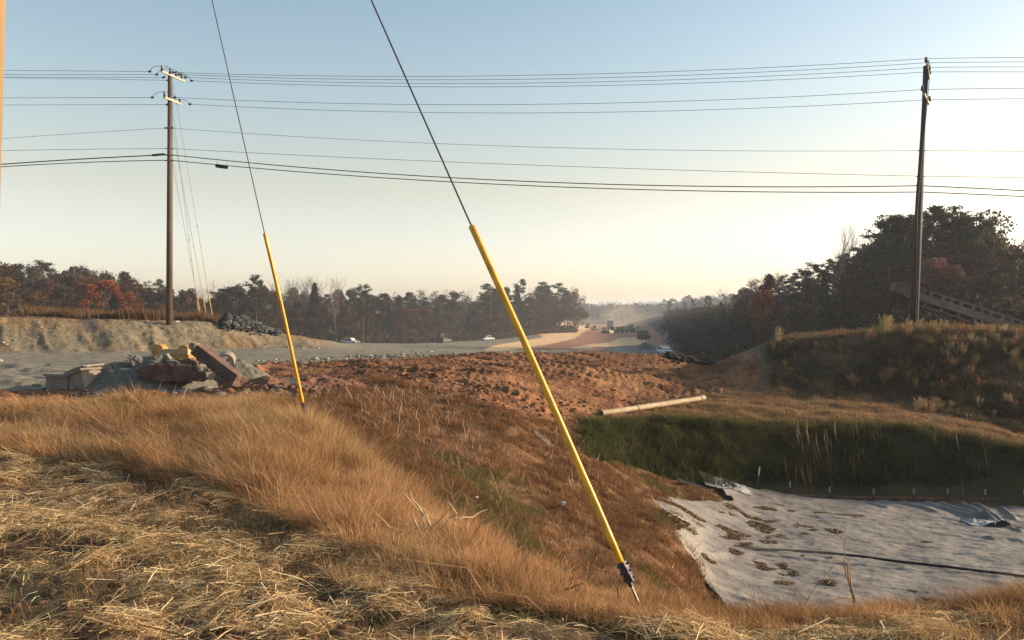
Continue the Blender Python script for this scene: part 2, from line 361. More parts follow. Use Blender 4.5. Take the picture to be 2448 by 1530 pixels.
M['plastic'] = mat_basic('clear_plastic_film', (.42,.42,.41), .22, .25, 8, .01, 15)
def fabric_mat():
    m, nt, out = newmat('geotextile'); L = nt.links.new
    p = N(nt, 'ShaderNodeBsdfPrincipled'); p.inputs['Roughness'].default_value = .75; p.inputs['Specular IOR Level'].default_value = .2
    g = N(nt, 'ShaderNodeNewGeometry')
    n = N(nt, 'ShaderNodeTexNoise'); n.inputs['Scale'].default_value = .9; n.inputs['Detail'].default_value = 8; L(g.outputs['Position'], n.inputs['Vector'])
    cr = N(nt, 'ShaderNodeValToRGB'); cr.color_ramp.elements[0].position = .32; cr.color_ramp.elements[1].position = .62
    cr.color_ramp.elements[0].color = (.135,.125,.115,1); cr.color_ramp.elements[1].color = (.215,.20,.183,1)
    L(n.outputs['Fac'], cr.inputs['Fac'])
    n3 = N(nt, 'ShaderNodeTexNoise'); n3.inputs['Scale'].default_value = 5; n3.inputs['Detail'].default_value = 8; L(g.outputs['Position'], n3.inputs['Vector'])
    cr3 = N(nt, 'ShaderNodeValToRGB'); cr3.color_ramp.elements[0].position = .30; cr3.color_ramp.elements[1].position = .42
    cr3.color_ramp.elements[0].color = (.72,.64,.56,1); cr3.color_ramp.elements[1].color = (1,1,1,1); L(n3.outputs['Fac'], cr3.inputs['Fac'])
    mx = N(nt, 'ShaderNodeMix'); mx.data_type = 'RGBA'; mx.blend_type = 'MULTIPLY'; mx.inputs[0].default_value = 1
    L(cr.outputs['Color'], mx.inputs[6]); L(cr3.outputs['Color'], mx.inputs[7]); L(mx.outputs[2], p.inputs['Base Color'])
    n2 = N(nt, 'ShaderNodeTexNoise'); n2.inputs['Scale'].default_value = 4; n2.inputs['Detail'].default_value = 6; n2.inputs['Distortion'].default_value = .6; L(g.outputs['Position'], n2.inputs['Vector'])
    b = N(nt, 'ShaderNodeBump'); b.inputs['Strength'].default_value = .5; b.inputs['Distance'].default_value = .06; L(n2.outputs['Fac'], b.inputs['Height']); L(b.outputs['Normal'], p.inputs['Normal'])
    L(p.outputs['BSDF'], out.inputs['Surface']); return m
M['fabric'] = fabric_mat()

# ------------------------------------------------------------------ ground sheet
def mix(a, b, w): return a*(1-w)[:, None]+b*w[:, None]
def build_ground():
    th = np.concatenate([np.radians(np.linspace(-180, -42, 60)[:-1]), np.radians(np.linspace(-42, 42, 760)), np.radians(np.linspace(42, 180, 60)[1:])])
    nr = 1200
    r = np.concatenate([[0.4], 1.2*np.exp(np.linspace(0, math.log(4500/1.2), nr-1))])
    R, T = np.meshgrid(r, th, indexing='ij'); X = R*np.sin(T); Y = R*np.cos(T)
    x = X.ravel(); y = Y.ravel(); z = H(x, y)
    Z = zones(x, y); u = Z['u']; v = Z['v']; jn = Z['jn']; jf = Z['jf']
    n = len(x)
    big = fbm(x*.06, y*.06, 21); mid = fbm(x*.7, y*.7, 22); fine = fbm(x*4, y*4, 23)
    c = lambda *a: np.tile(np.array(a, float), (n, 1))
    col = mix(c(.225,.205,.155), c(.29,.26,.20), mid)             # grey-green gravel
    zone = np.zeros(n, int)                                       # 0 gravel 1 clay 2 ground 3 bank 4 haul 5 hill
    redc = mix(c(.17,.070,.031), c(.34,.168,.078), sstep(.35, .65, mid*.6+fine*.4)); redc = mix(redc, c(.14,.06,.035), sstep(.6, .75, fbm(x*.3, y*.3, 27)))
    col = mix(col, redc, Z['red']); zone[(Z['red'] > .5)] = 1
    gr = mix(c(.15,.085,.045), c(.24,.13,.06), mid)
    green = mix(c(.045,.05,.02), c(.10,.085,.04), mid)
    gbank = sstep(-.4, .4, y-Z['k7']+jf)*(1-sstep(-.3, .8, y-Z['k8']+jf))*sstep(1330, 1420, u)
    gr = mix(gr, green, gbank)
    col = mix(col, gr, Z['grass']); zone[(Z['grass'] > .5) & (y > 0)] = 2
    st = mix(c(.10,.06,.04), c(.24,.155,.085), sstep(.3, .7, fine))
    col = mix(col, st, Z['straw']); zone[(Z['straw'] > .5)] = 2
    rt = mix(c(.07,.055,.03), c(.15,.11,.06), mid); rt = mix(rt, c(.15,.085,.05), sstep(-1, .5, y-Z['k10'])*sstep(1830, 1900, u)*(1-sstep(2120, 2200, u)))
    col = mix(col, rt, Z['right']); zone[(Z['right'] > .5)] = 2
    # cut bank on the left: weathered tan with grey, red streak on its rim
    bank = sstep(-1.0, .8, y-Z['k12']+jf*3)*(1-sstep(70, 80, y))*(1-sstep(740, 820, u+jn*60))
    bc = mix(c(.30,.20,.105), c(.25,.21,.14), sstep(.35, .65, fbm(x*.25+y*.2, y*.25, 29))); bc = mix(bc, c(.17,.14,.12), sstep(.6, .68, fbm(x*.45+y*.3, y*.25, 31))*(u < 420)*.8)
    bc = mix(bc, c(.20,.075,.04), sstep(-1.2, .2, y-Z['k13']+jf*2)*(1-sstep(200, 230, u)))
    bc = mix(bc, c(.25,.15,.07), sstep(1, 3, y-Z['k13']))
    col = mix(col, bc, bank); zone[bank > .5] = 3
    far = (y > 80)
    verge = mix(c(.10,.085,.055), c(.16,.12,.08), mid)
    wl = np.interp(y, [80,130,200,300,400,500,700], [600,560,700,950,1180,1290,1330])
    lw = sstep(-40, 40, wl-u+jn*60)*sstep(75, 100, y)
    col = mix(col, verge, lw); zone[(lw > .5)] = 5
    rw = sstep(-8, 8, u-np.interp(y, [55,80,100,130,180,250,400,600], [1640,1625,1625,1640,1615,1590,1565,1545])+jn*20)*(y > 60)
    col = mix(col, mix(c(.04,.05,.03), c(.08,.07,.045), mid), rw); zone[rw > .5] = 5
    # highway grade
    ju = u+jn*14; jv = v+jf*1.5+jn*2
    hw = (y > 90) & (y < 760) & (u > 1100) & (u < 1640)
    def paint(poly, cc, zid=4):
        a = inpoly(ju, jv, poly) & hw; a &= (rw < .5)
        col[a] = np.array(cc)*(0.88+.24*mid[a])[:, None]; zone[a] = zid
    brown = (.42,.21,.12); tan = (.88,.57,.31); grey = (.27,.26,.22); red2 = (.30,.16,.10)
    paint([(1140,842),(1250,828),(1330,810),(1400,770),(1600,770),(1600,830),(1560,832),(1300,848),(1140,850)], brown)
    paint([(1152,838),(1182,826),(1300,806),(1290,800),(1270,800),(1324,779),(1359,770),(1412,770),(1406,788),(1374,809),(1299,826),(1200,840)], tan)
    paint([(1320,765),(1321,742),(1345,748),(1398,762),(1440,769),(1500,770),(1500,775),(1400,778),(1350,774)], (.42,.30,.17))
    paint([(1356,832),(1423,822),(1460,818),(1478,808),(1522,806),(1524,812),(1544,814),(1532,824),(1448,829)], tan)
    paint([(1270,842),(1300,836),(1420,830),(1418,838),(1330,846)], (.42,.33,.22))
    paint([(1418,842),(1460,828),(1527,826),(1572,838),(1582,860),(1500,870),(1418,860)], (.17,.185,.18))  # gravel in shade: the blue-grey shade is painted into the colour
    paint([(1546,812),(1552,810),(1604,850),(1596,852)], (.34,.22,.13))
    a = inpoly(u, v, [(1585,811),(1594,790),(1614,790),(1610,800),(1603,803),(1610,812),(1598,814)]) & (y > 150) & (y < 700); col[a] = (.20,.22,.20)
    hz_ = sstep(640, 760, y); col = mix(col, mix(c(.05,.055,.04), c(.09,.075,.05), big), hz_); zone[y > 1000] = 5
    zone[y < 0] = 2; col[y < 0] = (.16,.11,.06)
    verts = np.stack([x, y, z], 1)
    nr_, nt_ = R.shape
    i, j = np.meshgrid(np.arange(nr_-1), np.arange(nt_-1), indexing='ij')
    q = np.stack([i*nt_+j, i*nt_+j+1, (i+1)*nt_+j+1, (i+1)*nt_+j], -1).reshape(-1, 4)
    q = q[:, ::-1]
    fz = zone[q[:, 0]]
    # close the small disc under the camera
    names = [('gravel_road','gravel'),('red_clay','clay'),('ground','ground'),('earth_bank','bank'),('haul_road','haul'),('terrain','hill')]
    for k, (nm, mt) in enumerate(names):
        s = q[fz == k]
        used, inv = np.unique(s.ravel(), return_inverse=True)
        me = np_mesh(nm, verts[used], inv, np.full(len(s), 4), True); vcol(me, col[used]*ALB)
        o = nobj(nm, me, M[mt]); tag(o, kind='structure')
build_ground()

# ------------------------------------------------------------------ grass and straw
def blades(name, P0, h, w, lean, bend, col, mat='grass', kind='stuff', label=None, cat=None, parent=None):
    n = len(P0); a = rng.uniform(0, 2*np.pi, n); wx = np.cos(a)*w/2; wy = np.sin(a)*w/2
    W = np.stack([wx, wy, np.zeros(n)], 1)
    mid = P0 + np.stack([lean[:, 0]*h*.4, lean[:, 1]*h*.4, h*.58], 1)
    tip = P0 + np.stack([lean[:, 0]*h*(.4+bend), lean[:, 1]*h*(.4+bend), h*(1-.25*bend)], 1)
    V = np.stack([P0-W, P0+W, mid+W*.7, mid-W*.7, tip], 1).reshape(-1, 3)
    b = np.arange(n)[:, None]*5
    loops = np.concatenate([b+0, b+1, b+2, b+3, b+3, b+2, b+4], 1).ravel()
    sizes = np.tile([4, 3], n)
    me = np_mesh(name, V, loops, sizes); vcol(me, np.repeat(col, 5, 0))
    o = nobj(name, me, M[mat], parent); tag(o, label, cat, kind=kind); return o
def scatter(n, u0, u1, y0, y1, pw=2.0):
    """random ground points; density per area falls with distance"""
    u = rng.uniform(u0, u1, n); r = rng.uniform(0, 1, n)
    y = (y0**(2-pw)+(y1**(2-pw)-y0**(2-pw))*r)**(1/(2-pw)) if pw != 2 else y0*(y1/y0)**r
    return (u-CU)/F*y, y
def palette(n, cols, wts, jit=.18, mixn=None):
    cols = np.array(cols, float); wts = np.array(wts, float)/sum(wts)
    k = rng.choice(len(cols), n, p=wts); c = cols[k]*(1+rng.normal(0, jit, n))[:, None]
    g = c.mean(1, keepdims=True); c = g+(c-g)*.9
    return np.clip(c*ALB, .004, .95)
WIND = np.array([-.25, -.05])
def lean_(n, s=.35): return WIND*np.ones((n, 1)) + rng.normal(0, s, (n, 2))

def grass_near():
    # tall dry golden grass over the near crest
    x, y = scatter(1150000, -420, 2860, 4.0, 21, 1.15)
    Z = zones(x, y); u = Z['u']; cl = fbm(x*3.4, y*3.4, 81, 3); cl2 = fbm(x*.55, y*.55, 82)
    inz = (y > Z['k2']-.2+Z['jn']*2) & (y < Z['k4']+np.where(u < 680, 1.5, -.8)) & ((Z['grass'] > .4) | (u > 700))
    edge = sstep(-.15, .7, y-Z['k2']+Z['jn']*2)
    keep = inz & (rng.uniform(0, 1, len(x)) < (.2+1.2*sstep(.3, .6, cl))*(.35+.65*edge))
    x = x[keep]; y = y[keep]; u = u[keep]; cl = cl[keep]; cl2 = cl2[keep]; edge = edge[keep]; n = len(x)
    tall = np.interp(u, [-400,0,300,700,900,1200,1450,1700,2448,2860], [.34,.34,.42,.46,.42,.28,.13,.15,.22,.24])
    h = tall*(.12+1.25*cl+rng.normal(0, .16, n))*(.35+.65*edge); h = np.clip(h, .04, .8)
    w = .0013+.00042*y
    c = palette(n, [(.62,.345,.15),(.49,.255,.10),(.72,.47,.25),(.32,.17,.07),(.40,.30,.12)], [4,3,2.4,1.6,.8])
    olive = sstep(.56, .7, cl2)*np.where(u < 400, .8, .4)
    c = mix(c, palette(n, [(.20,.18,.06),(.26,.20,.08)], [1,1]), olive)
    P0 = np.stack([x, y, H(x, y)-.02], 1)
    pz = fbm(x*.9+5, y*.9, 85, 3); c = mix(c, palette(n, [(.30,.15,.065),(.22,.12,.05)], [1,1]), sstep(.54, .66, pz)*.65); c = mix(c, palette(n, [(.74,.52,.27),(.62,.42,.2)], [1,1]), sstep(.46, .36, pz)*.6 if False else (1-sstep(.36, .46, pz))*.6)
    c = c*(.68+.64*fbm(x*5, y*5, 84, 2))[:, None]
    blades('dry_grass', P0, h, w, lean_(n, .62), rng.uniform(.2, .9, n), c, label='tall golden dry grass over the near slope', cat='grass')
def seed_stems():
    x, y = scatter(26000, -420, 2860, 4.0, 30, 1.15)
    Z = zones(x, y); u = Z['u']; fab = inpoly(u, Z['v'], FAB)
    keep = (Z['grass'] > .5) & (y > Z['k2']) & ~fab & (rng.uniform(0, 1, len(x)) < .15+.8*sstep(.45, .65, fbm(x*1.2, y*1.2, 88))); x = x[keep]; y = y[keep]; u = u[keep]; n = len(x)
    h = rng.uniform(.15, .62, n)*np.interp(u, [700,1300,1500,1750], [1,.8,.4,.5]); w = .0022+.0006*y
    blades('seed_stems', np.stack([x, y, H(x, y)-.02], 1), h, w, lean_(n, .7), rng.uniform(.1, 1.2, n), palette(n, [(.80,.55,.34),(.50,.28,.15),(.20,.11,.06),(.66,.40,.24)], [2,2,2,2]), label='taller seed stems and broken stalks standing out of the grass', cat='grass')
seed_stems()
def grass_slope():
    x, y = scatter(620000, 650, 1760, 9, 40, 1.45)
    Z = zones(x, y); u = Z['u']; v = Z['v']; cl = fbm(x*2.6, y*2.6, 91, 3); cl2 = fbm(x*.4+7, y*.4, 92)
    fab = inpoly(u-22+Z['jf']*150+Z['jn']*60, v+Z['jf']*40, FAB) & (u > 1560)
    inz = (y > Z['k4']-1.0) & (Z['grass'] > .35) & ~fab & ~((y > Z['k7']-.2) & (u > 1400) & (y < Z['k8']+.3))
    # thin worn strips where clay shows
    strip = sstep(.52, .62, fbm(x*.25+y*.12, y*.12, 93))
    keep = inz & (rng.uniform(0, 1, len(x)) < (.15+1.1*sstep(.32, .6, cl))*(1-.75*strip))
    x = x[keep]; y = y[keep]; u = u[keep]; cl = cl[keep]; cl2 = cl2[keep]; n = len(x)
    h = np.interp(u, [700,1000,1300,1700], [.38,.34,.26,.24])*(.1+1.2*cl+rng.normal(0, .15, n)); h = np.clip(h, .03, .6)*np.interp(y, [10,20,36], [.9,.75,.55])
    w = .002+.00055*y
    c = palette(n, [(.30,.155,.07),(.22,.11,.05),(.38,.22,.10),(.15,.085,.045)], [3,3,2,2])
    g = sstep(.58, .66, cl2)*sstep(900, 1050, u)*.8
    c = mix(c, palette(n, [(.12,.14,.045),(.16,.15,.05)], [1,1]), g)
    blades('brown_grass', np.stack([x, y, H(x, y)-.02], 1), h, w*.85, lean_(n, .75), rng.uniform(.2, .9, n), c*(.7+.6*fbm(x*4, y*4, 94, 2))[:, None], label='wiry brown grass on the slope down to the basin', cat='grass')
def grass_bank():
    x, y = scatter(380000, 1350, 2860, 22, 38, 1.0)
    Z = zones(x, y); u = Z['u']; cl = fbm(x*2.2, y*2.2, 101, 3)
    inz = (y > Z['k7']+np.where(u > 1760, .85, .1)) & (y < Z['k8']+.7+Z['jf']*1.5) & (u > 1390+Z['jn']*80)
    keep = inz & (rng.uniform(0, 1, len(x)) < .25+.9*cl)
    x = x[keep]; y = y[keep]; cl = cl[keep]; u = u[keep]; k8 = Z['k8'][keep]; n = len(x)
    h = .60*(-.1+1.3*cl+rng.normal(0, .16, n)); h = np.clip(h, .05, .8)
    c = palette(n, [(.075,.098,.03),(.115,.122,.04),(.04,.052,.018),(.17,.13,.05)], [3,2,4,1])
    dry = sstep(-.6, .4, y-k8)*.5+sstep(.6, .7, fbm(x*.3, y*.3, 103))*.3
    c = mix(c, palette(n, [(.24,.17,.07),(.17,.16,.05)], [1,1]), np.clip(dry, 0, 1))
    blades('green_grass', np.stack([x, y, H(x, y)-.02], 1), h, np.full(n, .019), lean_(n, .6), rng.uniform(.2, .9, n), c*(.55+.9*fbm(x*2.5, y*2.5, 107, 3))[:, None], label='rank green grass on the shaded basin bank', cat='grass')
    # pale dead reeds standing on the bank
    k = 60; uu = np.concatenate([rng.normal(1925, 22, 22), rng.normal(1985, 6, 10), rng.uniform(1880, 2380, 28)]); yy = rng.uniform(31.6, 33.6, k); xx = (uu-CU)/F*yy
    blades('dead_reeds', np.stack([xx, yy, H(xx, yy)], 1), rng.uniform(.5, 1.2, k), np.full(k, .022), lean_(k, .06), rng.uniform(.0, .2, k), palette(k, [(.42,.30,.16)], [1]), label='pale dead reeds standing against the dark basin bank', cat='reeds')
def grass_plateau():
    x, y = scatter(300000, 1400, 2860, 33, 50, 1.2)
    Z = zones(x, y); u = Z['u']; cl = fbm(x*.9, y*.9, 111)
    inz = (y > Z['k8']-.2) & (y < Z['k9']+2.5+Z['jn']*5) & (u > 1520) & (Z['red'] < .6)
    keep = inz & (rng.uniform(0, 1, len(x)) < .1+sstep(.3, .6, cl))
    x = x[keep]; y = y[keep]; cl = cl[keep]; n = len(x)
    h = .26*(.1+1.1*cl+rng.normal(0, .15, n)); h = np.clip(h, .04, .6)
    c = palette(n, [(.42,.26,.13),(.34,.19,.09),(.26,.17,.08),(.46,.32,.18)], [3,3,2,1])
    blades('plateau_grass', np.stack([x, y, H(x, y)-.02], 1), h, np.full(n, .02), lean_(n, .7), rng.uniform(.2, .9, n), c*(.65+.7*fbm(x*2, y*2, 117, 3))[:, None], label='short buff grass on the flat ground beyond the basin bank', cat='grass')
    # rough weeds on the mound face
    x, y = scatter(260000, 1790, 2860, 37, 60, 1.2)
    Z = zones(x, y); u = Z['u']; cl = fbm(x*.5, y*.5, 121)
    inz = (y > Z['k9']+.8+Z['jn']*4) & (Z['right'] > .4+.4*(Z['jf']+.2)) & ~((y > Z['k10']-.4) & (u < 2100) & (rng.uniform(0, 1, len(x)) > .22)) & (u > 1835+Z['jn']*90+Z['jf']*60)
    keep = inz & (rng.uniform(0, 1, len(x)) < .15+sstep(.3, .65, cl))
    x = x[keep]; y = y[keep]; cl = cl[keep]; u = u[keep]; kk = Z['k10'][keep]; n = len(x)
    up = sstep(-3.5, .5, y-kk)
    cl3 = fbm(x*1.6, y*1.6, 126, 3); h = (.16+.42*sstep(1960, 2200, u))*(.1+1.5*cl3+rng.normal(0, .2, n)); h = np.clip(h, .06, .75)*np.interp(u, [2200,2350], [1,.7])
    c = palette(n, [(.085,.078,.042),(.13,.10,.055),(.20,.135,.075),(.055,.052,.032)], [3,3,2,2])
    c = mix(c, palette(n, [(.20,.15,.085),(.26,.19,.10)], [1,1]), np.clip(up*.12+.4*sstep(.6, .7, fbm(x*.3, y*.3, 125)), 0, 1))
    blades('mound_weeds', np.stack([x, y, H(x, y)-.02], 1), h, np.full(n, .028), lean_(n, .6), rng.uniform(.2, .9, n), c*(.5+1.0*fbm(x*1.3, y*1.3, 127, 3))[:, None], label='dark rough weeds covering the face of the right mound', cat='weeds')
    # tall reddish broomsedge on top of the left bank
    x, y = scatter(60000, 40, 560, 56, 72, 1.0)
    Z = zones(x, y); u = Z['u']; cl = fbm(x*.6, y*.1, 131)
    inz = (y > Z['k13']+1.2) & (u > 60+Z['jn']*80); keep = inz & (rng.uniform(0, 1, len(x)) < sstep(.35, .65, cl)*.9+.08)
    x = x[keep]; y = y[keep]; cl = cl[keep]; n = len(x)
    h = (.1+1.3*fbm(x*1.2, y*.3, 133, 3))*rng.uniform(.5, 1.1, n)*1.0
    c = palette(n, [(.17,.08,.04),(.20,.12,.065),(.12,.075,.04),(.24,.17,.10)], [2,3,3,3])
    blades('broom_sedge', np.stack([x, y, H(x, y)-.02], 1), h, np.full(n, .05), lean_(n, .12), rng.uniform(.05, .3, n), c, label='tall rust-red grass along the top of the left bank', cat='grass')
def straw():
    n = 330000
    x, y = scatter(n, -420, 2860, 2.6, 11, 1.1)
    Z = zones(x, y); cl = fbm(x*2.4, y*2.4, 141); den = (1-sstep(-.2, 1.2, y-Z['k2']+Z['jn']*1.5))
    keep = rng.uniform(0, 1, n) < den*(.05+1.15*sstep(.43, .56, cl)); x = x[keep]; y = y[keep]; n = len(x)
    z = H(x, y)+.004+np.abs(rng.normal(0, .03, n))*np.clip(fbm(x*4, y*4, 143, 2)*2-.3, .1, 1.3)
    a = rng.normal(.35, .9, n); L = rng.gamma(3.0, .03, n)+.03; L = np.clip(L, .03, .42); w = rng.uniform(.0022, .0050, n); big = rng.uniform(0, 1, n) < .03; L = np.where(big, rng.uniform(.22, .48, n), L); w = np.where(big, .0065, w)
    t = rng.normal(0, .16, n)
    d = np.stack([np.cos(a)*np.cos(t), np.sin(a)*np.cos(t), np.sin(t)], 1)
    # follow the slope
    g = (H(x+d[:, 0]*.05, y+d[:, 1]*.05)-H(x, y))/.05; d[:, 2] += np.clip(g, -1.0, 1.0)
    s = np.stack([-np.sin(a), np.cos(a), rng.normal(0, .7, n)], 1); s /= np.linalg.norm(s, axis=1)[:, None]
    P0 = np.stack([x, y, z], 1); e = d*(L/2)[:, None]; s = s*(w/2)[:, None]
    k = np.stack([np.zeros(n), np.zeros(n), rng.uniform(0, .02, n)], 1)
    V = np.stack([P0-e-s, P0-e+s, P0+k+s, P0+k-s, P0+e+s*.6, P0+e-s*.6], 1).reshape(-1, 3)
    b = np.arange(n)[:, None]*6
    loops = np.concatenate([b+0, b+1, b+2, b+3, b+3, b+2, b+4, b+5], 1).ravel()
    me = np_mesh('straw', V, loops, np.full(2*n, 4))
    c = palette(n, [(1.0,.72,.36),(.74,.49,.23),(1.2,.95,.56),(.34,.20,.10),(.48,.38,.18)], [4,3,2.6,3.2,.9])
    vcol(me, np.repeat(c, 6, 0)); o = nobj('straw', me, M['grass']); tag(o, 'loose pale straw mulch strewn over the near ground', 'straw', kind='stuff')
    # short green shoots between the straw
    n = 36000; x, y = scatter(n, -420, 2500, 3.0, 12, 1.1); Z = zones(x, y)
    cl = fbm(x*1.1, y*1.1, 151)
    keep = (cl > .52) & (rng.uniform(0, 1, n) < .9*(1-sstep(0, 2, y-Z['k2']))); x = x[keep]; y = y[keep]; n = len(x)
    blades('green_shoots', np.stack([x, y, H(x, y)-.01], 1), rng.uniform(.03, .13, n), np.full(n, .0045), lean_(n, .5), rng.uniform(.1, .8, n), palette(n, [(.12,.15,.04),(.18,.20,.06),(.22,.19,.08)], [2,1,1]), label='short green shoots growing between the straw', cat='grass')
    # soft low dry tufts in the straw
    n = 46000; x, y = scatter(n, -420, 2860, 3.0, 12, 1.1); Z = zones(x, y); cl = fbm(x*1.6+9, y*1.6, 161)
    keep = (cl > .5) & (rng.uniform(0, 1, n) < (1-sstep(0, 2.5, y-Z['k2']))); x = x[keep]; y = y[keep]; n = len(x)
    blades('short_dry_grass', np.stack([x, y, H(x, y)-.01], 1), rng.uniform(.03, .16, n), .0016+.0004*y, lean_(n, .6), rng.uniform(.1, .9, n), palette(n, [(.46,.27,.11),(.36,.20,.09),(.24,.15,.07)], [2,2,1]), label='short dry tufts poking through the straw', cat='grass')
grass_near(); grass_slope(); grass_bank(); grass_plateau(); straw()

# clods and stones, too many to count
def lumps(name, x, y, s, col, label, cat, mat=None, sink=.3, flat=.7):
    ico = [(-.53,0,.85),(.53,0,.85),(-.53,0,-.85),(.53,0,-.85),(0,.85,.53),(0,.85,-.53),(0,-.85,.53),(0,-.85,-.53),(.85,.53,0),(-.85,.53,0),(.85,-.53,0),(-.85,-.53,0)]
    fc = [(0,4,1),(0,9,4),(9,5,4),(4,5,8),(4,8,1),(8,10,1),(8,3,10),(5,3,8),(5,2,3),(2,7,3),(7,10,3),(7,6,10),(7,11,6),(11,0,6),(0,1,6),(6,1,10),(9,0,11),(9,11,2),(9,2,5),(7,2,11)]
    n = len(x); B = np.array(ico); fc = np.array(fc)
    V = B[None]*(1+rng.uniform(-.3, .3, (n, 12, 1)))*s[:, None, None]*np.stack([rng.uniform(.7, 1.3, n), rng.uniform(.7, 1.3, n), rng.uniform(.5, 1, n)*flat], 1)[:, None]
    a = rng.uniform(0, 6.28, n); ca = np.cos(a)[:, None]; sa = np.sin(a)[:, None]
    V = np.stack([V[..., 0]*ca-V[..., 1]*sa, V[..., 0]*sa+V[..., 1]*ca, V[..., 2]], -1)
    V += np.stack([x, y, H(x, y)+s*sink*.5], 1)[:, None]
    loops = (fc[None]+np.arange(n)[:, None, None]*12).ravel()
    me = np_mesh(name, V.reshape(-1, 3), loops, np.full(20*n, 3)); vcol(me, np.repeat(col, 12, 0))
    o = nobj(name, me, mat or M['clodmat']); tag(o, label, cat, kind='stuff'); return o
M['clodmat'] = mat_ground('clods', 9, 50, .03, .3)
def clods():
    n = 22000; x, y = scatter(n, 560, 1830, 18, 55, 1.3); Z = zones(x, y)
    keep = (Z['red'] > .6) & (fbm(x*.35, y*.35, 171) > np.where(Z['u'] > 1750, .6, .42)); x = x[keep]; y = y[keep]; n = len(x)
    s = np.clip(rng.gamma(2, .017, n), .015, .11)
    lumps('clay_clods', x, y, s, palette(n, [(.22,.095,.042),(.15,.06,.028),(.36,.19,.095)], [3,2,2]), 'broken red clay clods over the tracked field', 'clods')
    n = 5000; x, y = scatter(n, -420, 1300, 40, 64, 1.0); Z = zones(x, y)
    keep = (Z['red'] < .3) & (fbm(x*.5, y*.5, 181) > .56) & (((y > Z['k12']-1) & (y < Z['k13']) & (Z['u'] < 760)) | (np.abs(y-Z['k12']) < 1.2) | (np.abs(y-keyY(10, Z['u'])) < 1.0)); x = x[keep]; y = y[keep]; n = len(x)
    s = np.clip(rng.gamma(2, .03, n), .02, .26)
    lumps('bank_stones', x, y, s, palette(n, [(.34,.32,.26),(.22,.21,.18),(.42,.38,.30)], [3,2,1]), 'loose grey stones on the left bank and road edge', 'stones')
    n = 900; x, y = scatter(n, -300, 2300, 3, 9, 1.1); Z = zones(x, y)
    keep = (Z['straw'] > .5) & (fbm(x*1.5, y*1.5, 191) > .5); x = x[keep]; y = y[keep]; n = len(x)
    lumps('soil_clods', x, y, np.clip(rng.gamma(2, .014, n), .01, .07), palette(n, [(.13,.075,.05),(.20,.10,.06)], [2,1]), 'small brown soil clods among the straw', 'clods')
    # grey spoil mounds along the road edge
    n = 1500; u = rng.normal(985, 75, n); y = rng.normal(46.5, .6, n); x = (u-CU)/F*y
    lumps('road_edge_rubble', x, y, np.clip(rng.gamma(2, .03, n), .02, .15), palette(n, [(.26,.26,.21),(.20,.20,.17),(.30,.20,.13)], [3,2,1]), 'low grey-green rubble windrow between the gravel road and the red field', 'rubble', sink=.2)
    # black pile left of the mound
    n = 260; t = rng.uniform(0, 1, n); u = 1598+t*105; y = 51.0+rng.normal(0, .45, n)-t*.3; x = (u-CU)/F*y
    lumps('dark_spoil_heap', x, y, np.clip(rng.gamma(3, .05, n), .05, .28), palette(n, [(.03,.028,.028),(.05,.04,.035)], [2,1]), 'black ragged windrow of spoil at the right end of the red field', 'spoil heap', sink=.6)
clods()

# ------------------------------------------------------------------ geotextile in the basin
def crease(x, y, ax, ay, bx, by, w, h):
    """ridge of height h along a segment"""
    dx, dy = bx-ax, by-ay; L2 = dx*dx+dy*dy; t = ((x-ax)*dx+(y-ay)*dy)/L2
    tt = np.clip(t, 0, 1); d = np.hypot(x-ax-tt*dx, y-ay-tt*dy)
    return h*np.exp(-(d/w)**2)*(sstep(-.05, .1, t)*(1-sstep(.85, 1.05, t))+.0)
def fabz(x, y):
    z = H(x, y, False)+.085
    z = z+.06*(fbm(x*.9, y*.9, 201)-.5)*2+.035*(fbm(x*2.5+y, y*2.5, 202)-.5)
    z = z+.07*(np.abs(fbm(x*.7-y*.5, (y+x*.4)*1.6, 203)-.5)*-2)+.05*(np.abs(fbm(x*.5+y*.9, (y-x*.3)*.5, 204)-.5)*-2)
    for a, b, w, h in CREASES: z = z+crease(x, y, a[0], a[1], b[0], b[1], w, h)
    return z
CREASES = []
def cr(p, q, w, h):
    h *= .7
    a = ray_ground(*p, 15, 32); b = ray_ground(*q, 15, 32); CREASES.append((a, b, w, h))
for p, q, w, h in [((2210,1207),(2330,1240),.10,.16),((2240,1208),(2370,1248),.09,.20),((2290,1210),(2385,1255),.12,.26),((2330,1209),(2400,1256),.09,.22),((2160,1206),(2250,1232),.08,.10),((2390,1213),(2430,1250),.08,.16),
                   ((2060,1204),(2130,1222),.07,.08),((2380,1256),(2448,1275),.10,.14),((1610,1285),(1740,1330),.12,.10),((2160,1330),(2448,1372),.3,.06),((1680,1175),(1800,1182),.18,.13),((1730,1192),(1860,1200),.14,.10),((1690,1400),(1820,1455),.2,.08),((2360,1294),(2448,1296),.25,.12),((1760,1313),(2448,1390),.10,.07)]: cr(p, q, w, h)
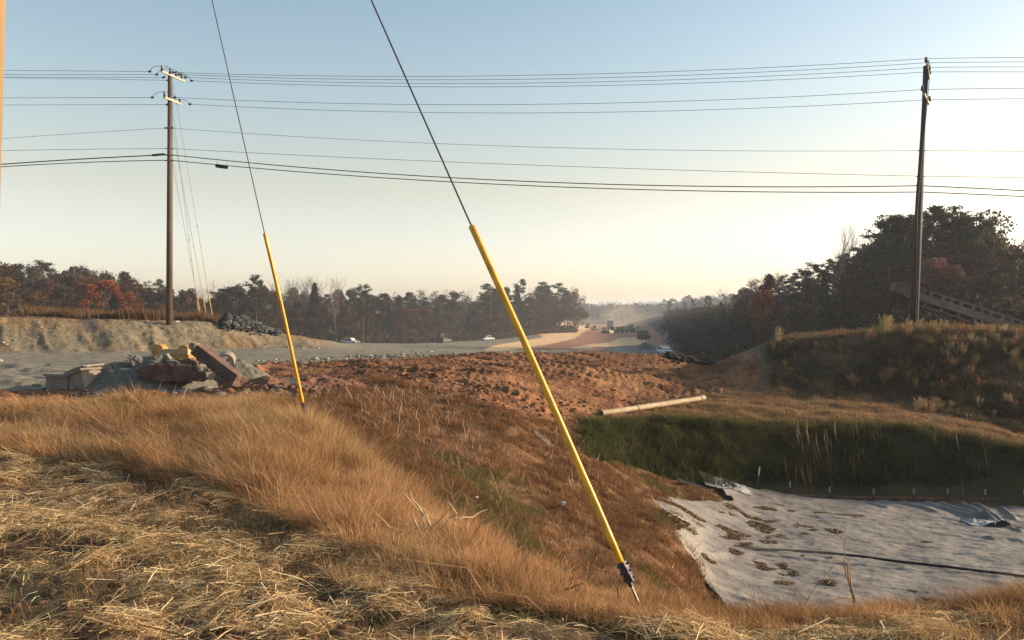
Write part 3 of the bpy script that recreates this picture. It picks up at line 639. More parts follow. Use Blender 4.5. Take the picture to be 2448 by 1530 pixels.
def fabric():
    uu = np.arange(1530, 2900, 2.6); yy = np.arange(13.5, 32.2, .045)
    U, Y = np.meshgrid(uu, yy, indexing='ij'); X = (U-CU)/F*Y
    x = X.ravel(); y = Y.ravel(); zb = Hbase(x, y); u = U.ravel(); v = HV+(CAMZ-zb)*F/y
    e = fbm(x*1.4, y*1.4, 205)-.5
    ins = inpoly(u+e*34, v+e*14, FAB)
    z = fabz(x, y)
    nu, ny = U.shape; i, j = np.meshgrid(np.arange(nu-1), np.arange(ny-1), indexing='ij')
    q = np.stack([i*ny+j, (i+1)*ny+j, (i+1)*ny+j+1, i*ny+j+1], -1).reshape(-1, 4)
    q = q[ins[q].all(1)]; used, inv = np.unique(q.ravel(), return_inverse=True)
    me = np_mesh('geotextile_sheet', np.stack([x, y, z], 1)[used], inv, np.full(len(q), 4), True)
    o = nobj('geotextile_sheet', me, M['fabric']); tag(o, 'large pale grey geotextile sheet spread across the basin floor', 'fabric sheet')
    m = o.modifiers.new('s', 'SOLIDIFY'); m.thickness = .008
fabric()
def litter():
    X0, Y0, K = 1400, 900, 2.309
    E = [(630,768,75,14),(900,815,125,22,.35),(1060,818,135,16,.22),(760,860,130,28),(838,900,42,10),(1225,880,48,11),(1368,862,32,9),(1040,925,85,22,-.3),(905,948,60,10),(825,995,58,20),(672,1015,30,16),(1245,1010,95,9),(1010,1090,80,42,.7),(1080,1150,38,36),(1090,1050,40,16),(800,738,80,14),(1000,745,130,6),(1360,772,160,5,.05),(1895,925,28,5),(2155,992,22,5),(1870,1240,80,22),(1590,1012,60,10),(750,765,30,6),(1350,1155,30,12),(540,745,90,26),(520,820,70,30),(430,700,60,20),(1160,1098,24,8),(700,700,90,12)]
    X = []; Y = []; 
    for e in E:
        cx, cy, rx, ry = e[:4]; an = e[4] if len(e) > 4 else 0
        cu = X0+cx/K; cv = Y0+cy/K; px, py = ray_ground(cu, cv, 12, 32)
        ax = rx/K/F*py*1.3; ay = max(ry/K/F*py/.20, .10)*1.35
        n = int(120+ax*ay*2300); r = np.sqrt(rng.uniform(0, 1, n)); t = rng.uniform(0, 6.28, n)
        qx = r*np.cos(t)*ax; qy = r*np.sin(t)*ay; qy = qy - an*qx*3.2
        k = fbm((px+qx)*2.2, (py+qy)*2.2, 207) > .38+.27*r
        X.append(px+qx[k]); Y.append(py+qy[k])
    x = np.concatenate(X); y = np.concatenate(Y); n = len(x)
    z = fabz(x, y)+.008+rng.uniform(0, .012, n)
    a = rng.uniform(0, 6.28, n); L = rng.uniform(.06, .22, n); w = rng.uniform(.012, .022, n); up = rng.uniform(-.04, .07, n)
    d = np.stack([np.cos(a)*L/2, np.sin(a)*L/2, up*L], 1); s = np.stack([-np.sin(a)*w/2, np.cos(a)*w/2, rng.normal(0, .006, n)], 1); P0 = np.stack([x, y, z], 1)
    V = np.stack([P0-d-s, P0-d+s, P0+d+s, P0+d-s], 1).reshape(-1, 3)
    me = np_mesh('straw_litter', V, np.arange(4*n), np.full(n, 4)); vcol(me, np.repeat(palette(n, [(.30,.20,.11),(.20,.13,.075),(.44,.33,.20),(.12,.08,.05)], [3,3,2,2]), 4, 0))
    tag(nobj('straw_litter', me, M['grass']), 'brown patches of straw and soil lying on the pale sheet', 'straw', kind='stuff')
litter()
def strips():
    # black strip standing in for the shadow along a seam of the sheet
    b = MB(); pts = [(1755,1312),(1800,1318),(1900,1323),(1990,1330),(2060,1337),(2150,1348),(2260,1362),(2350,1374),(2450,1386),(2560,1400)]
    W = [.01,.06,.085,.07,.03,.02,.018,.02,.015,.012]
    vs = []
    for (u, v), w in zip(pts, W):
        x, y = ray_ground(u, v, 14, 32); z = float(fabz(np.array([x]), np.array([y]))[0])
        vs += [(x, y-w, z+.015), (x, y+w, z+.05), (x, y+w, z+.02), (x, y-w*.9, z-.01)]
    fs = []
    for i in range(len(pts)-1):
        for k in range(4): fs.append((i*4+k, i*4+(k+1) % 4, i*4+4+(k+1) % 4, i*4+4+k))
    fs += [(0,1,2,3), tuple(len(vs)-4+k for k in range(4))]
    b.add(vs, fs); o = b.build('seam_shadow', M['black']); tag(o, 'long thin black strip standing in for the seam shadow across the pale sheet', 'seam shadow')
    # crumpled clear film
    def film(name, u, v, L, W, hh, lab, mat='plastic', rz=0.0):
        x0, y0 = ray_ground(u, v, 14, 33); nx, ny = 26, 12; vs = []; fs = []
        for i in range(nx):
            for j in range(ny):
                a = (i/(nx-1)-.5); c = (j/(ny-1)-.5)
                wx = x0+a*L*math.cos(rz)-c*W*math.sin(rz); wy = y0+a*L*math.sin(rz)+c*W*math.cos(rz)
                e = (1-(2*a)**2)*(1-(2*c)**2)
                z = float(fabz(np.array([wx]), np.array([wy]))[0])+.02+hh*e*(.3+abs(float(fbm(np.array([wx*4.]), np.array([wy*6.]), 210)[0])-.5)*4)
                vs.append((wx, wy, z))
        for i in range(nx-1):
            for j in range(ny-1): fs.append((i*ny+j, (i+1)*ny+j, (i+1)*ny+j+1, i*ny+j+1))
        o = MB().add(vs, fs).build(name, M[mat], smooth=False); o.modifiers.new('s', 'SOLIDIFY').thickness = .006; tag(o, lab, 'plastic film'); return o
    film('plastic_film', 2345, 1256, 1.1, .9, .13, 'bright crumpled clear plastic film on the sheet at the foot of the creases')
    film('plastic_film', 1735, 1168, 1.7, .9, .13, 'crumpled grey plastic film at the upper left corner of the sheet')
    film('black_liner', 1655, 1163, 1.0, .5, .10, 'crumpled black plastic scrap on the grass at the upper left tip of the sheet', 'black')
    film('black_liner', 2395, 1263, 1.2, .35, .10, 'crumpled black plastic right of the bright film', 'black')
strips()

# ------------------------------------------------------------------ silt fence and stakes
def silt_fence():
    root = empty('silt_fence', (14, 31.3, -5.5), label='low brown silt fence with steel posts behind the pale sheet', cat='fence'); inv = Matrix.Translation((-14, -31.3, 5.5))
    def loc(p): return tuple(inv @ Vector(p))
    tops = [(1800,1170),(1830,1174),(1888,1178),(1983,1182),(2088,1184),(2184,1185),(2265,1187),(2355,1188),(2448,1190),(2560,1191),(2680,1191),(2800,1192)]
    vs = []; fs = []
    for i in range(len(tops)-1):
        (u0, v0), (u1, v1) = tops[i], tops[i+1]
        for k in range(8):
            t = k/8; u = u0+(u1-u0)*t; v = v0+(v1-v0)*t; Y = 31.35
            x = (u-CU)/F*Y; zt = PZ(v, Y)-.045*math.sin(math.pi*t)+random.uniform(-.006, .006); zb = hz(x, Y)-.1
            wob = .03*math.sin(u*.13)
            vs += [loc((x, Y, zt)), loc((x, Y+wob, (zt+zb)/2)), loc((x, Y, zb))]
    n = len(vs)//3
    for i in range(n-1):
        for k in range(2): fs.append((i*3+k, i*3+3+k, i*3+4+k, i*3+1+k))
    o = MB().add(vs, fs).build('fence_cloth', M['brownfence'], root, smooth=True); o.modifiers.new('s', 'SOLIDIFY').thickness = .012
    for u, vt in [(1888,1151),(1983,1164),(2088,1168),(2184,1168),(2265,1167),(2355,1169),(2448,1170),(2560,1171),(2680,1171)]:
        Y = 31.25; x = (u-CU)/F*Y; z0 = hz(x, Y)-.2; zt = PZ(vt, Y); zm = PZ(vt+14, Y); l = random.uniform(-.02, .02)
        R = Matrix.Identity(3)
        p = MB().box((0,0,(z0+zm)/2), (.045,.02,zm-z0)).box((0,-.015,(z0+zm)/2), (.012,.035,zm-z0)).build('post', M['postdark'], root, loc=loc((x, Y-.02, 0)))
        MB().box((0,0,(zm+zt)/2), (.06,.025,zt-zm)).box((0,-.018,(zm+zt)/2), (.014,.035,zt-zm)).build('post_tip', M['post'], p)
silt_fence()
def stakes():
    r = empty('marker_stake', (P(1808,1180,31.6).x, 31.6, hz(P(1808,1180,31.6).x, 31.6)), label='tall leaning marker stake left of the silt fence', cat='stake')
    h0 = r.location.z; top = P(1816,1116,31.6)-Vector(r.location); m = top*.62
    MB().tube([(0,0,-.2), tuple(m)], .025, 6).build('stake', M['postdark'], r); MB().tube([tuple(m), tuple(top)], .032, 6).build('stake_tip', M['post'], r)
    # flagged lath by the pipe
    x, y = ray_ground(1567, 1003, 20, 44); y = 34.6; x = (1567-CU)/F*y
    z = hz(x, y); r = empty('flagged_lath', (x, y, z), label='thin lath with a yellow ribbon beside the pale pipe', cat='survey stake')
    zt = PZ(972, y)-z
    MB().box((0,0,zt/2-.1), (.04,.02,zt+.2)).build('lath', M['palelath'], r)
    vs = [(.0,-.02,zt+.0),(.05,-.03,zt+.02),(.11,-.04,zt-.12),(.09,-.03,zt-.25),(.04,-.02,zt-.36),(-.03,-.02,zt-.22)]
    o = MB().add(vs, [(0,1,2,3,4,5)]).build('ribbon', M['flag'], r); o.modifiers.new('s', 'SOLIDIFY').thickness = .012
    # orange ribbon stake at the left frame edge
    y = 13.5; x = (-2-CU)/F*y; z = hz(x, y); r = empty('orange_flag', (x, y, z), label='orange ribbon marker in the grass at the left edge', cat='flag')
    zt = PZ(998, y)-z
    MB().tube([(0,0,-.1),(0,0,zt)], .008, 5).build('stem', M['rod'], r)
    o = MB().add([(0,0,zt),(.06,-.01,zt-.01),(.09,.01,zt-.08),(.06,0,zt-.17),(-.02,.01,zt-.2)], [(0,1,2,3,4)]).build('ribbon', M['orange'], r); o.modifiers.new('s', 'SOLIDIFY').thickness = .006
stakes()

# ------------------------------------------------------------------ drain pipe lying on the flat
def ring_tube(b, p, q, r0, r1, n=20):
    p = Vector(p); q = Vector(q); t = (q-p).normalized(); a = t.cross(Vector((0,0,1))).normalized(); c = a.cross(t)
    base = len(b.v)
    for pt, r in ((p, r0), (q, r0), (q, r1), (p, r1)):
        for k in range(n):
            an = 2*math.pi*k/n; b.v.append(tuple(pt+(a*math.cos(an)+c*math.sin(an))*r))
    for s in range(4):
        for k in range(n):
            k2 = (k+1) % n; s2 = (s+1) % 4
            b.f.append((base+s*n+k, base+s*n+k2, base+s2*n+k2, base+s2*n+k))
def pipe():
    A = P(1437, 1022, 33.4); B = P(1682, 972, 42.0)
    A.z = max(A.z, hz(A.x, A.y)+.12); B.z = max(B.z, hz(B.x, B.y)+.14)
    root = empty('drain_pipe', A, label='long pale drain pipe lying across the grass above the green bank', cat='pipe')
    d = B-A; m = d*.30
    for nm, s, e, r in (('pipe_section', Vector((0,0,0)), m, .115), ('pipe_section', m, d*.955, .125)):
        b = MB(); ring_tube(b, s, e, r, r-.02); b.build(nm, M['pipe'], root, smooth=False)
    b = MB(); ring_tube(b, m-d.normalized()*.05, m+d.normalized()*.10, .14, .11); b.build('coupling', M['pipe'], root)
    b = MB(); ring_tube(b, d*.955, d, .15, .11); b.build('bell_end', M['pipe'], root)
pipe()

# ------------------------------------------------------------------ utility poles and wires
LP = Vector(((404-CU)/F*58, 58, 0)); LP.z = hz(LP.x, LP.y)
RPb = P(2182, 797, 50); RPt = P(2214, 158, 50)
def pole_left():
    y = 58; root = empty('utility_pole', LP, label='tall reddish brown pole on top of the left bank', cat='utility pole')
    top = P(406, 176, y)-LP
    MB().tube([(0,0,-.3), (top.x*.5, 0, top.z*.5), tuple(top)], [.205,.17,.13], 14).build('pole', M['polewood'], root, smooth=True)
    def arm(u0, v0, y0, u1, v1, y1):
        a = P(u0, v0, y0)-LP; b = P(u1, v1, y1)-LP; d = b-a; L = d.length
        R = d.to_track_quat('X', 'Z').to_matrix()
        MB().box((a+b)/2, (L, .10, .14), R).build('crossarm', M['armwood'], root, bevel=.01)
    arm(386, 170, 56.7, 440, 194, 59.6); arm(392, 232, 56.8, 433, 249, 59.3)
    for u, v, yy in [(387,164,56.7),(407,171,57.6),(421,178,58.6),(434,183,59.4),(393,226,56.8),(430,243,59.2)]:
        c = P(u, v, yy)-LP
        MB().tube([c+Vector((0,0,-.18)), c+Vector((0,0,-.05)), c+Vector((0,0,.05)), c+Vector((0,0,.2))], [.05,.09,.065,.085], 8).build('insulator', M['insulator'], root)
    # dead-end insulators and looping jumpers
    for (ul, vl), (ur, vr), yy, (uc, vc) in [((358,171),(414,173),56.8,(386,158)),((375,178),(428,178),57.6,(402,165)),((391,185),(443,185),58.5,(420,172)),((402,192),(458,193),59.4,(436,179)),((364,233),(418,233),57,(391,220)),((400,250),(454,249),59.2,(430,238))]:
        for u, v in ((ul, vl), (ur, vr)):
            c = P(u, v, yy)-LP; MB().tube([c+Vector((-.12,0,0)), c+Vector((-.04,0,0)), c+Vector((.04,0,0)), c+Vector((.12,0,0))], [.03,.08,.08,.03], 8).build('strain_insulator', M['insulator'], root)
        pts = []
        for k in range(13):
            t = k/12; a = P(ul, vl, yy)*(1-t)+P(ur, vr, yy)*t; hgt = (P(uc, vc, yy).z-(P(ul, vl, yy).z+P(ur, vr, yy).z)/2)
            pts.append(a+Vector((0,0,hgt*(1-(2*t-1)**4)))-LP)
        MB().tube(pts, .016, 5).build('jumper', M['wire'], root)
    for v, s in ((306,.1),(355,.05),(371,.06),(384,.06)):
        c = P(404, v, y)-LP; MB().box(c, (.62, .06, s)).build('bracket', M['insulator'], root)
    MB().tube([P(413, 200, y)-LP+Vector((0,.0,0)), Vector((.26,-.05,0))], .018, 5).build('ground_wire', M['wire'], root)
pole_left()
def pole_right():
    base = Vector((RPb.x, 50, hz(RPb.x, 50)))
    root = empty('utility_pole', base, label='dark leaning pole on the weedy mound at right', cat='utility pole')
    top = RPt-base
    MB().tube([Vector((0,0,-.3)), top*.5, top], [.26,.215,.165], 14).build('pole', M['polewood_dark'], root, smooth=True)
    def arm(u0, v0, y0, u1, v1, y1):
        a = P(u0, v0, y0)-base; b = P(u1, v1, y1)-base; d = b-a; R = d.to_track_quat('X', 'Z').to_matrix()
        MB().box((a+b)/2, (d.length, .10, .15), R).build('crossarm', M['armwood'], root, bevel=.01)
    arm(2216, 150, 48.9, 2221, 188, 51.4); arm(2209, 224, 48.9, 2220, 248, 51.0)
    for u, v, yy in [(2214,144,48.8),(2218,152,49.5),(2221,163,50.4),(2222,173,51.2),(2222,237,50.9),(2205,212,48.9)]:
        c = P(u, v, yy)-base
        MB().tube([c+Vector((0,0,-.15)), c+Vector((0,0,-.03)), c+Vector((0,0,.06)), c+Vector((0,0,.17))], [.05,.11,.07,.085], 8).build('insulator', M['insulator'], root)
    MB().tube([P(2218,182,50.6)-base, P(2210,212,50)-base], .03, 6).build('brace', M['armwood'], root)
    MB().tube([P(2214,250,50.5)-base, P(2208,262,50)-base], .03, 6).build('brace', M['armwood'], root)
    for v in (360, 422, 443, 459):
        tt = (797-v)/(797-158); uu = 2182+(2214-2182)*tt; c = P(uu, v, 50)-base; MB().box(c, (.5, .06, .05)).build('bracket', M['insulator'], root)
    MB().tube([P(2222,185,49.8)-base, P(2194,500,49.78)-base, P(2190,795,49.75)-base], .022, 5).build('conduit', M['post'], root)
pole_right()
def span_y(u):
    # line between the pole footprints
    ax, ay = LP.x, 58.0; bx, by = RPt.x, 50.0; m = (by-ay)/(bx-ax); t = (u-CU)/F; return (ay-m*ax)/(1-m*t)
def wire(pts, r, label, yoff=0):
    """pts: (bearing, depression) picked on one cable; shaped by quadratic pieces"""
    Q = []
    for u, v in pts:
        Y = span_y(min(u, 2330))+yoff; Q.append((u, v, Y))
    w = [P(*q) for q in Q]
    xs = np.array([p.x for p in w]); 
    out = []
    def lag(p, x):
        s = Vector((0,0,0))
        for i in range(len(p)):
            l = 1.0
            for j in range(len(p)):
                if j != i: l *= (x-p[j].x)/(p[i].x-p[j].x)
            s += p[i]*l
        return s
    for k in range(61):
        x = xs[0]+(xs[-1]-xs[0])*k/60; out.append(lag(w, x))
    o0 = out[0]
    root = MB().tube([p-o0 for p in out], r, 6).build('power_line' if r < .02 else 'cable', M['wire'], loc=o0)
    tag(root, label, 'wire'); return root
grp = None
names = ['topmost','second from the top','third from the top','fourth from the top']
Lx = [(171,168,-200,166),(178,178,-200,177),(185,184,-200,183),(192,186,-200,180)]
for i, (vm, v0, _, _) in enumerate(Lx):
    ul = [358,375,391,402][i]; ur = [414,428,443,458][i]; vr = [173,178,185,193][i]
    yo = [-1.2,-.4,.5,1.4][i]
    wire([(-260, v0-2), (0, v0), (ul, vm)], .0135, f'thin power line left of the left pole, {names[i]} of the bundle', yo)
    wire([(ur, vr), (1200, [181,190,199,207.5][i]), (2216, [140,150,161,172][i])], .0135, f'thin power line between the two poles, {names[i]} of all', yo*.7)
    wire([(2216, [140,150,161,172][i]), (2448, [137,148,160,172][i]), (2800, [137,150,163,177][i])], .0135, f'thin power line right of the right pole, {names[i]} of all', yo*.7)
for i, (a, b, c, d, e, f2) in enumerate([(234,233,233,250,214,211),(251,250,249,270,239,236)]):
    nm = ['upper','lower'][i]; ul = [364,400][i]; ur = [418,454][i]; yo = [-1,1.2][i]
    wire([(-260, a+1), (0, a), (ul, b)], .0135, f'{nm} line of the middle pair left of the left pole', yo)
    wire([(ur, c), (1200, d), (2206, e)], .0135, f'{nm} line of the middle pair between the poles', yo)
    wire([(2206, e), (2448, f2), (2800, f2)], .0135, f'{nm} line of the middle pair right of the right pole', yo)
for nm, r, L0, Lm, mid, R0, R1, R2 in [('fine line just under the middle pair', .012, 332, 306, 349, 360, 362, 367), ('fine line just above the thick cables', .014, 360, 355, 392, 421, 425, 433), ('upper thick black cable', .032, 393, 370, 431, 444, 456, 478), ('lower thick black cable', .030, 399, 383, 441, 459, 470, 492)]:
    up = 'thick' in nm
    wire([(-260, L0+ (22 if L0 > 330 and not L0 == 360 else 6)), (0, L0), (400, Lm)], r*(1.25 if nm.startswith('upper') else 1), f'{nm}, left of the left pole')
    wire([(408, Lm), (1200, mid), (2200, R0)], r, f'{nm}, between the poles')
    wire([(2200, R0), (2448, R1), (2800, R2)], r, f'{nm}, right of the right pole')
def splice():
    Y = span_y(530); c = P(530, 398, Y)
    r = empty('splice_case', c, label='black splice case hanging on the lower cable right of the left pole', cat='splice case')
    d = (P(545, 400, span_y(545))-P(516, 396, span_y(516)))
    MB().tube([d*-.5, d*-.42, d*.42, d*.5], [.08,.13,.13,.08], 10).build('case', M['black'], r, smooth=False)
    for t in (-.4, .4): MB().tube([d*t, d*t+Vector((0,0,.32))], .012, 5).build('hanger', M['wire'], r)
    c2 = P(378, 370, span_y(378)); r = empty('splice_case', c2, label='slim black splice sleeve on the upper cable left of the left pole', cat='splice case'); d = P(394,369,58.1)-P(362,372,58.2)
    MB().tube([d*-.5, d*-.42, d*.42, d*.5], [.04,.08,.08,.04], 8).build('case', M['black'], r)
splice()
# thin back guys of the left pole
for i, (va, ub, vb, ug_, vg) in enumerate([(178,510,746,500,698),(300,496,750,484,690),(380,482,744,472,696),(250,477,742,466,692)]):
    Yb = 66.0+i*1.2; a = P(411, va, 58.1); b = P(ub, vb, Yb); b.z = hz(b.x, b.y)
    r = empty('guy_wire', b, label=['outermost thin guy wire right of the left pole','second thin guy wire right of the left pole','third thin guy wire right of the left pole','innermost thin guy wire right of the left pole'][i], cat='guy wire')
    MB().tube([a-b, Vector((0,0,0))], .014, 5).build('strand', M['thin_guy'], r); t = 2.7/(a-b).length
    MB().tube([(a-b)*t, (a-b)*.01], .045, 6).build('guard', M['yguard'], r)
    c = (a-b)*.42; MB().tube([c*.99, c, c*1.01], [.02,.045,.02], 6).build('strain_insulator', M['insulator'], r)
# near pole at the left edge with its two guys
def near_guys():
    pb = Vector((-5.178, 8.0, hz(-5.178, 8.0))); ptop = Vector((-4.73, 8.0, 13.7))
    root = empty('utility_pole', pb, label='close tan pole cut by the left edge of the picture', cat='utility pole')
    MB().tube([Vector((0,0,-.3)), (ptop-pb)*.5, ptop-pb], [.17,.15,.125], 20).build('pole', mat_basic('near_pole_wood', (.36,.24,.12), .85, .3, 6, .006, 40, streak=(1,1,.06)), root, smooth=True)
    for z in (12.45, 13.25):
        MB().tube([Vector((ptop.x-pb.x,0,z-pb.z-.06)), Vector((ptop.x-pb.x,0,z-pb.z+.06))], .15, 16).build('guy_band', M['rust'], root)
    def guy(px, Ya, T, lab, vt, vb, rodpx):
        A = P(px[0], px[1], Ya)
        def at(v):
            lo, hi = 0.0, 1.0
            for _ in range(50):
                m = (lo+hi)/2; q = A.lerp(T, m); vv = HV-(q.z-CAMZ)*F/q.y
                if vv > v: lo = m
                else: hi = m
            return A.lerp(T, lo)
        r = empty('guy_wire', A, label=lab, cat='guy wire')
        gt = at(vt); gb = at(vb)
        sag = lambda t, p: p
        MB().tube([gb-A+Vector((0,0,0)), gt-A, (T-A)*.5, T-A], .0065, 6).build('strand', M['guywire'], r)
        d = (gt-gb).normalized()
        # split plastic guard: rounded channel
        gp = [gb-A, gb-A+d*.004]+[(gb-A).lerp(gt-A, k/12)+Vector((.010*math.sin(math.pi*k/12)+random.uniform(-.0012,.0012), 0, 0)) for k in range(1, 12)]+[gt-A-d*.004, gt-A]
        MB().tube(gp, [.019]+[.0235]*13+[.019], 14).build('guard', M['yellow'], r, smooth=True)
        # clamp: three bolted plates with nuts
        perp = d.cross(Vector((0,1,0))).normalized()
        b = MB(); R = d.to_track_quat('Z', 'Y').to_matrix()
        cl = gb-A
        b.box(cl-d*.065, (.036,.03,.14), R, jit=.003)
        for k, s in ((.02,1.0),(.065,1.2),(.11,1.0)):
            b.box(cl-d*k-perp*.012, (.042*s,.035,.05), R, jit=.006)
            b.tube([cl-d*k+Vector((0,-.03,0)), cl-d*k+Vector((0,.03,0))], .009, 6)
            b.tube([cl-d*k-perp*.04, cl-d*k+perp*.034], .008, 6)
        b.tube([cl-d*.13, cl-d*.16], .016, 8)
        b.build('clamp', M['rust'], r)
        MB().tube([cl-d*.12, Vector((0,0,0)), d*-.25], .009, 8).build('anchor_rod', M['rod'], r)
    guy((1532,1453), 5.3, Vector((-4.8, 8.0, 12.45)), 'near guy wire with the long thick yellow guard, right of centre', 540, 1345, None)
    guy((730,992), 11.8, Vector((-4.8, 8.0, 13.25)), 'farther guy wire with the thinner yellow guard, left of centre', 558, 962, None)
near_guys()

# ------------------------------------------------------------------ conveyor behind the right mound
def conveyor():
    Y = 60.0
    A = P(2140, 684, Y); B = P(2760, 886, Y)       # belt line, head drum to tail
    base = Vector((B.x-3, Y, hz(B.x-3, Y)))
    root = empty('conveyor', base, label='dusty brown stacking conveyor rising to the left behind the right pole', cat='conveyor')
    d = (B-A).normalized(); L = (B-A).length; up = Vector((-d.z, 0, d.x)) if d.x > 0 else Vector((d.z,0,-d.x)); up = Vector((0,-1,0)).cross(d)*-1 
    if up.z < 0: up = -up
    R = Matrix((d, Vector((0,1,0)), up)).transposed()
    o = lambda s, yy, h: A+d*s+Vector((0,yy,0))+up*h-base
    # side plates: a board with a row of square openings over a solid beam
    for yy, nm in ((-.55,'side_plate'), (.55,'side_plate')):
        b = MB(); s = 2.4; k = 0
        top, bot = .38, -.02
        b.box(o((2.3+L)/2, yy, .33), (L-2.3, .04, .12), R)
        while s < L-.3:
            w = .36
            b.box(o(s, yy, .13), (w*.75, .04, .30), R)
            s += w*.75+.40 if k % 3 else w*.75+.62; k += 1
        b.box(o((1.6+L)/2, yy, -.25), (L-1.6, .04, .50), R); b.build(nm, M['belt'], root)
        MB().box(o((2+L)/2, yy*1.06, -.0), (L-2.4, .03, .035), R).build('ledge', M['belt'], root)
        b = MB(); s = 2.2
        b.box(o((1.6+L)/2, yy*.9, -.83), (L-1.6, .05, .09), R)
        while s < L: b.box(o(s, yy*.9, -.66), (.18, .05, .36), R); s += 1.25
        b.build('lower_truss', M['belt'], root)
    MB().box(o((L+2)/2, 0, .13), (L-2.3, .95, .28), R).box(o((.5+L)/2, 0, -.72), (L-1, .95, .05), R).build('belt', M['beltdark'], root)  # belt made a deep dark box, standing in for shade behind the side openings
    MB().tube([o(.2, -.5, -.12), o(.2, .5, -.12)], .32, 16).build('head_drum', M['beltdark'], root)
    b = MB(); b.prism([(-.15,-.4),(-.2,.0),(.0,.3),(1.9,.42),(1.9,-.5),(.9,-.62)], 1.05, 'y'); b.v = [tuple(R @ Vector(v)+A-base) for v in b.v]; b.build('head_hood', M['hood'], root, bevel=.03)
    MB().tube([o(9.6, -.6, .36), o(9.6, -.6, .36)+Vector((4.0,0,.45))], .05, 6).build('hydraulic_strut', M['post'], root)
    MB().prism([(0,0),(.8,-.16),(4.0,.18),(4.0,.3)], .1, 'y', c=o(9.6,-.62,.42)).build('cover_strip', M['post'], root)
    MB().tube([o(8.2,-.5,-.9), o(11.2,-.5,-1.45)], .06, 6).tube([o(8.2,.5,-.9), o(11.2,.5,-1.45)], .06, 6).build('lower_brace', M['belt'], root)
    for s in (12.6, 16.5):
        q = o(s, 0, -.8)
        for yy in (-.7, .7): MB().tube([q+Vector((0,yy*.7,0)), Vector((q.x+.3, yy*1.5, hz(q.x+base.x, Y)-base.z-.2))], .09, 8).build('leg', M['belt'], root)
conveyor()

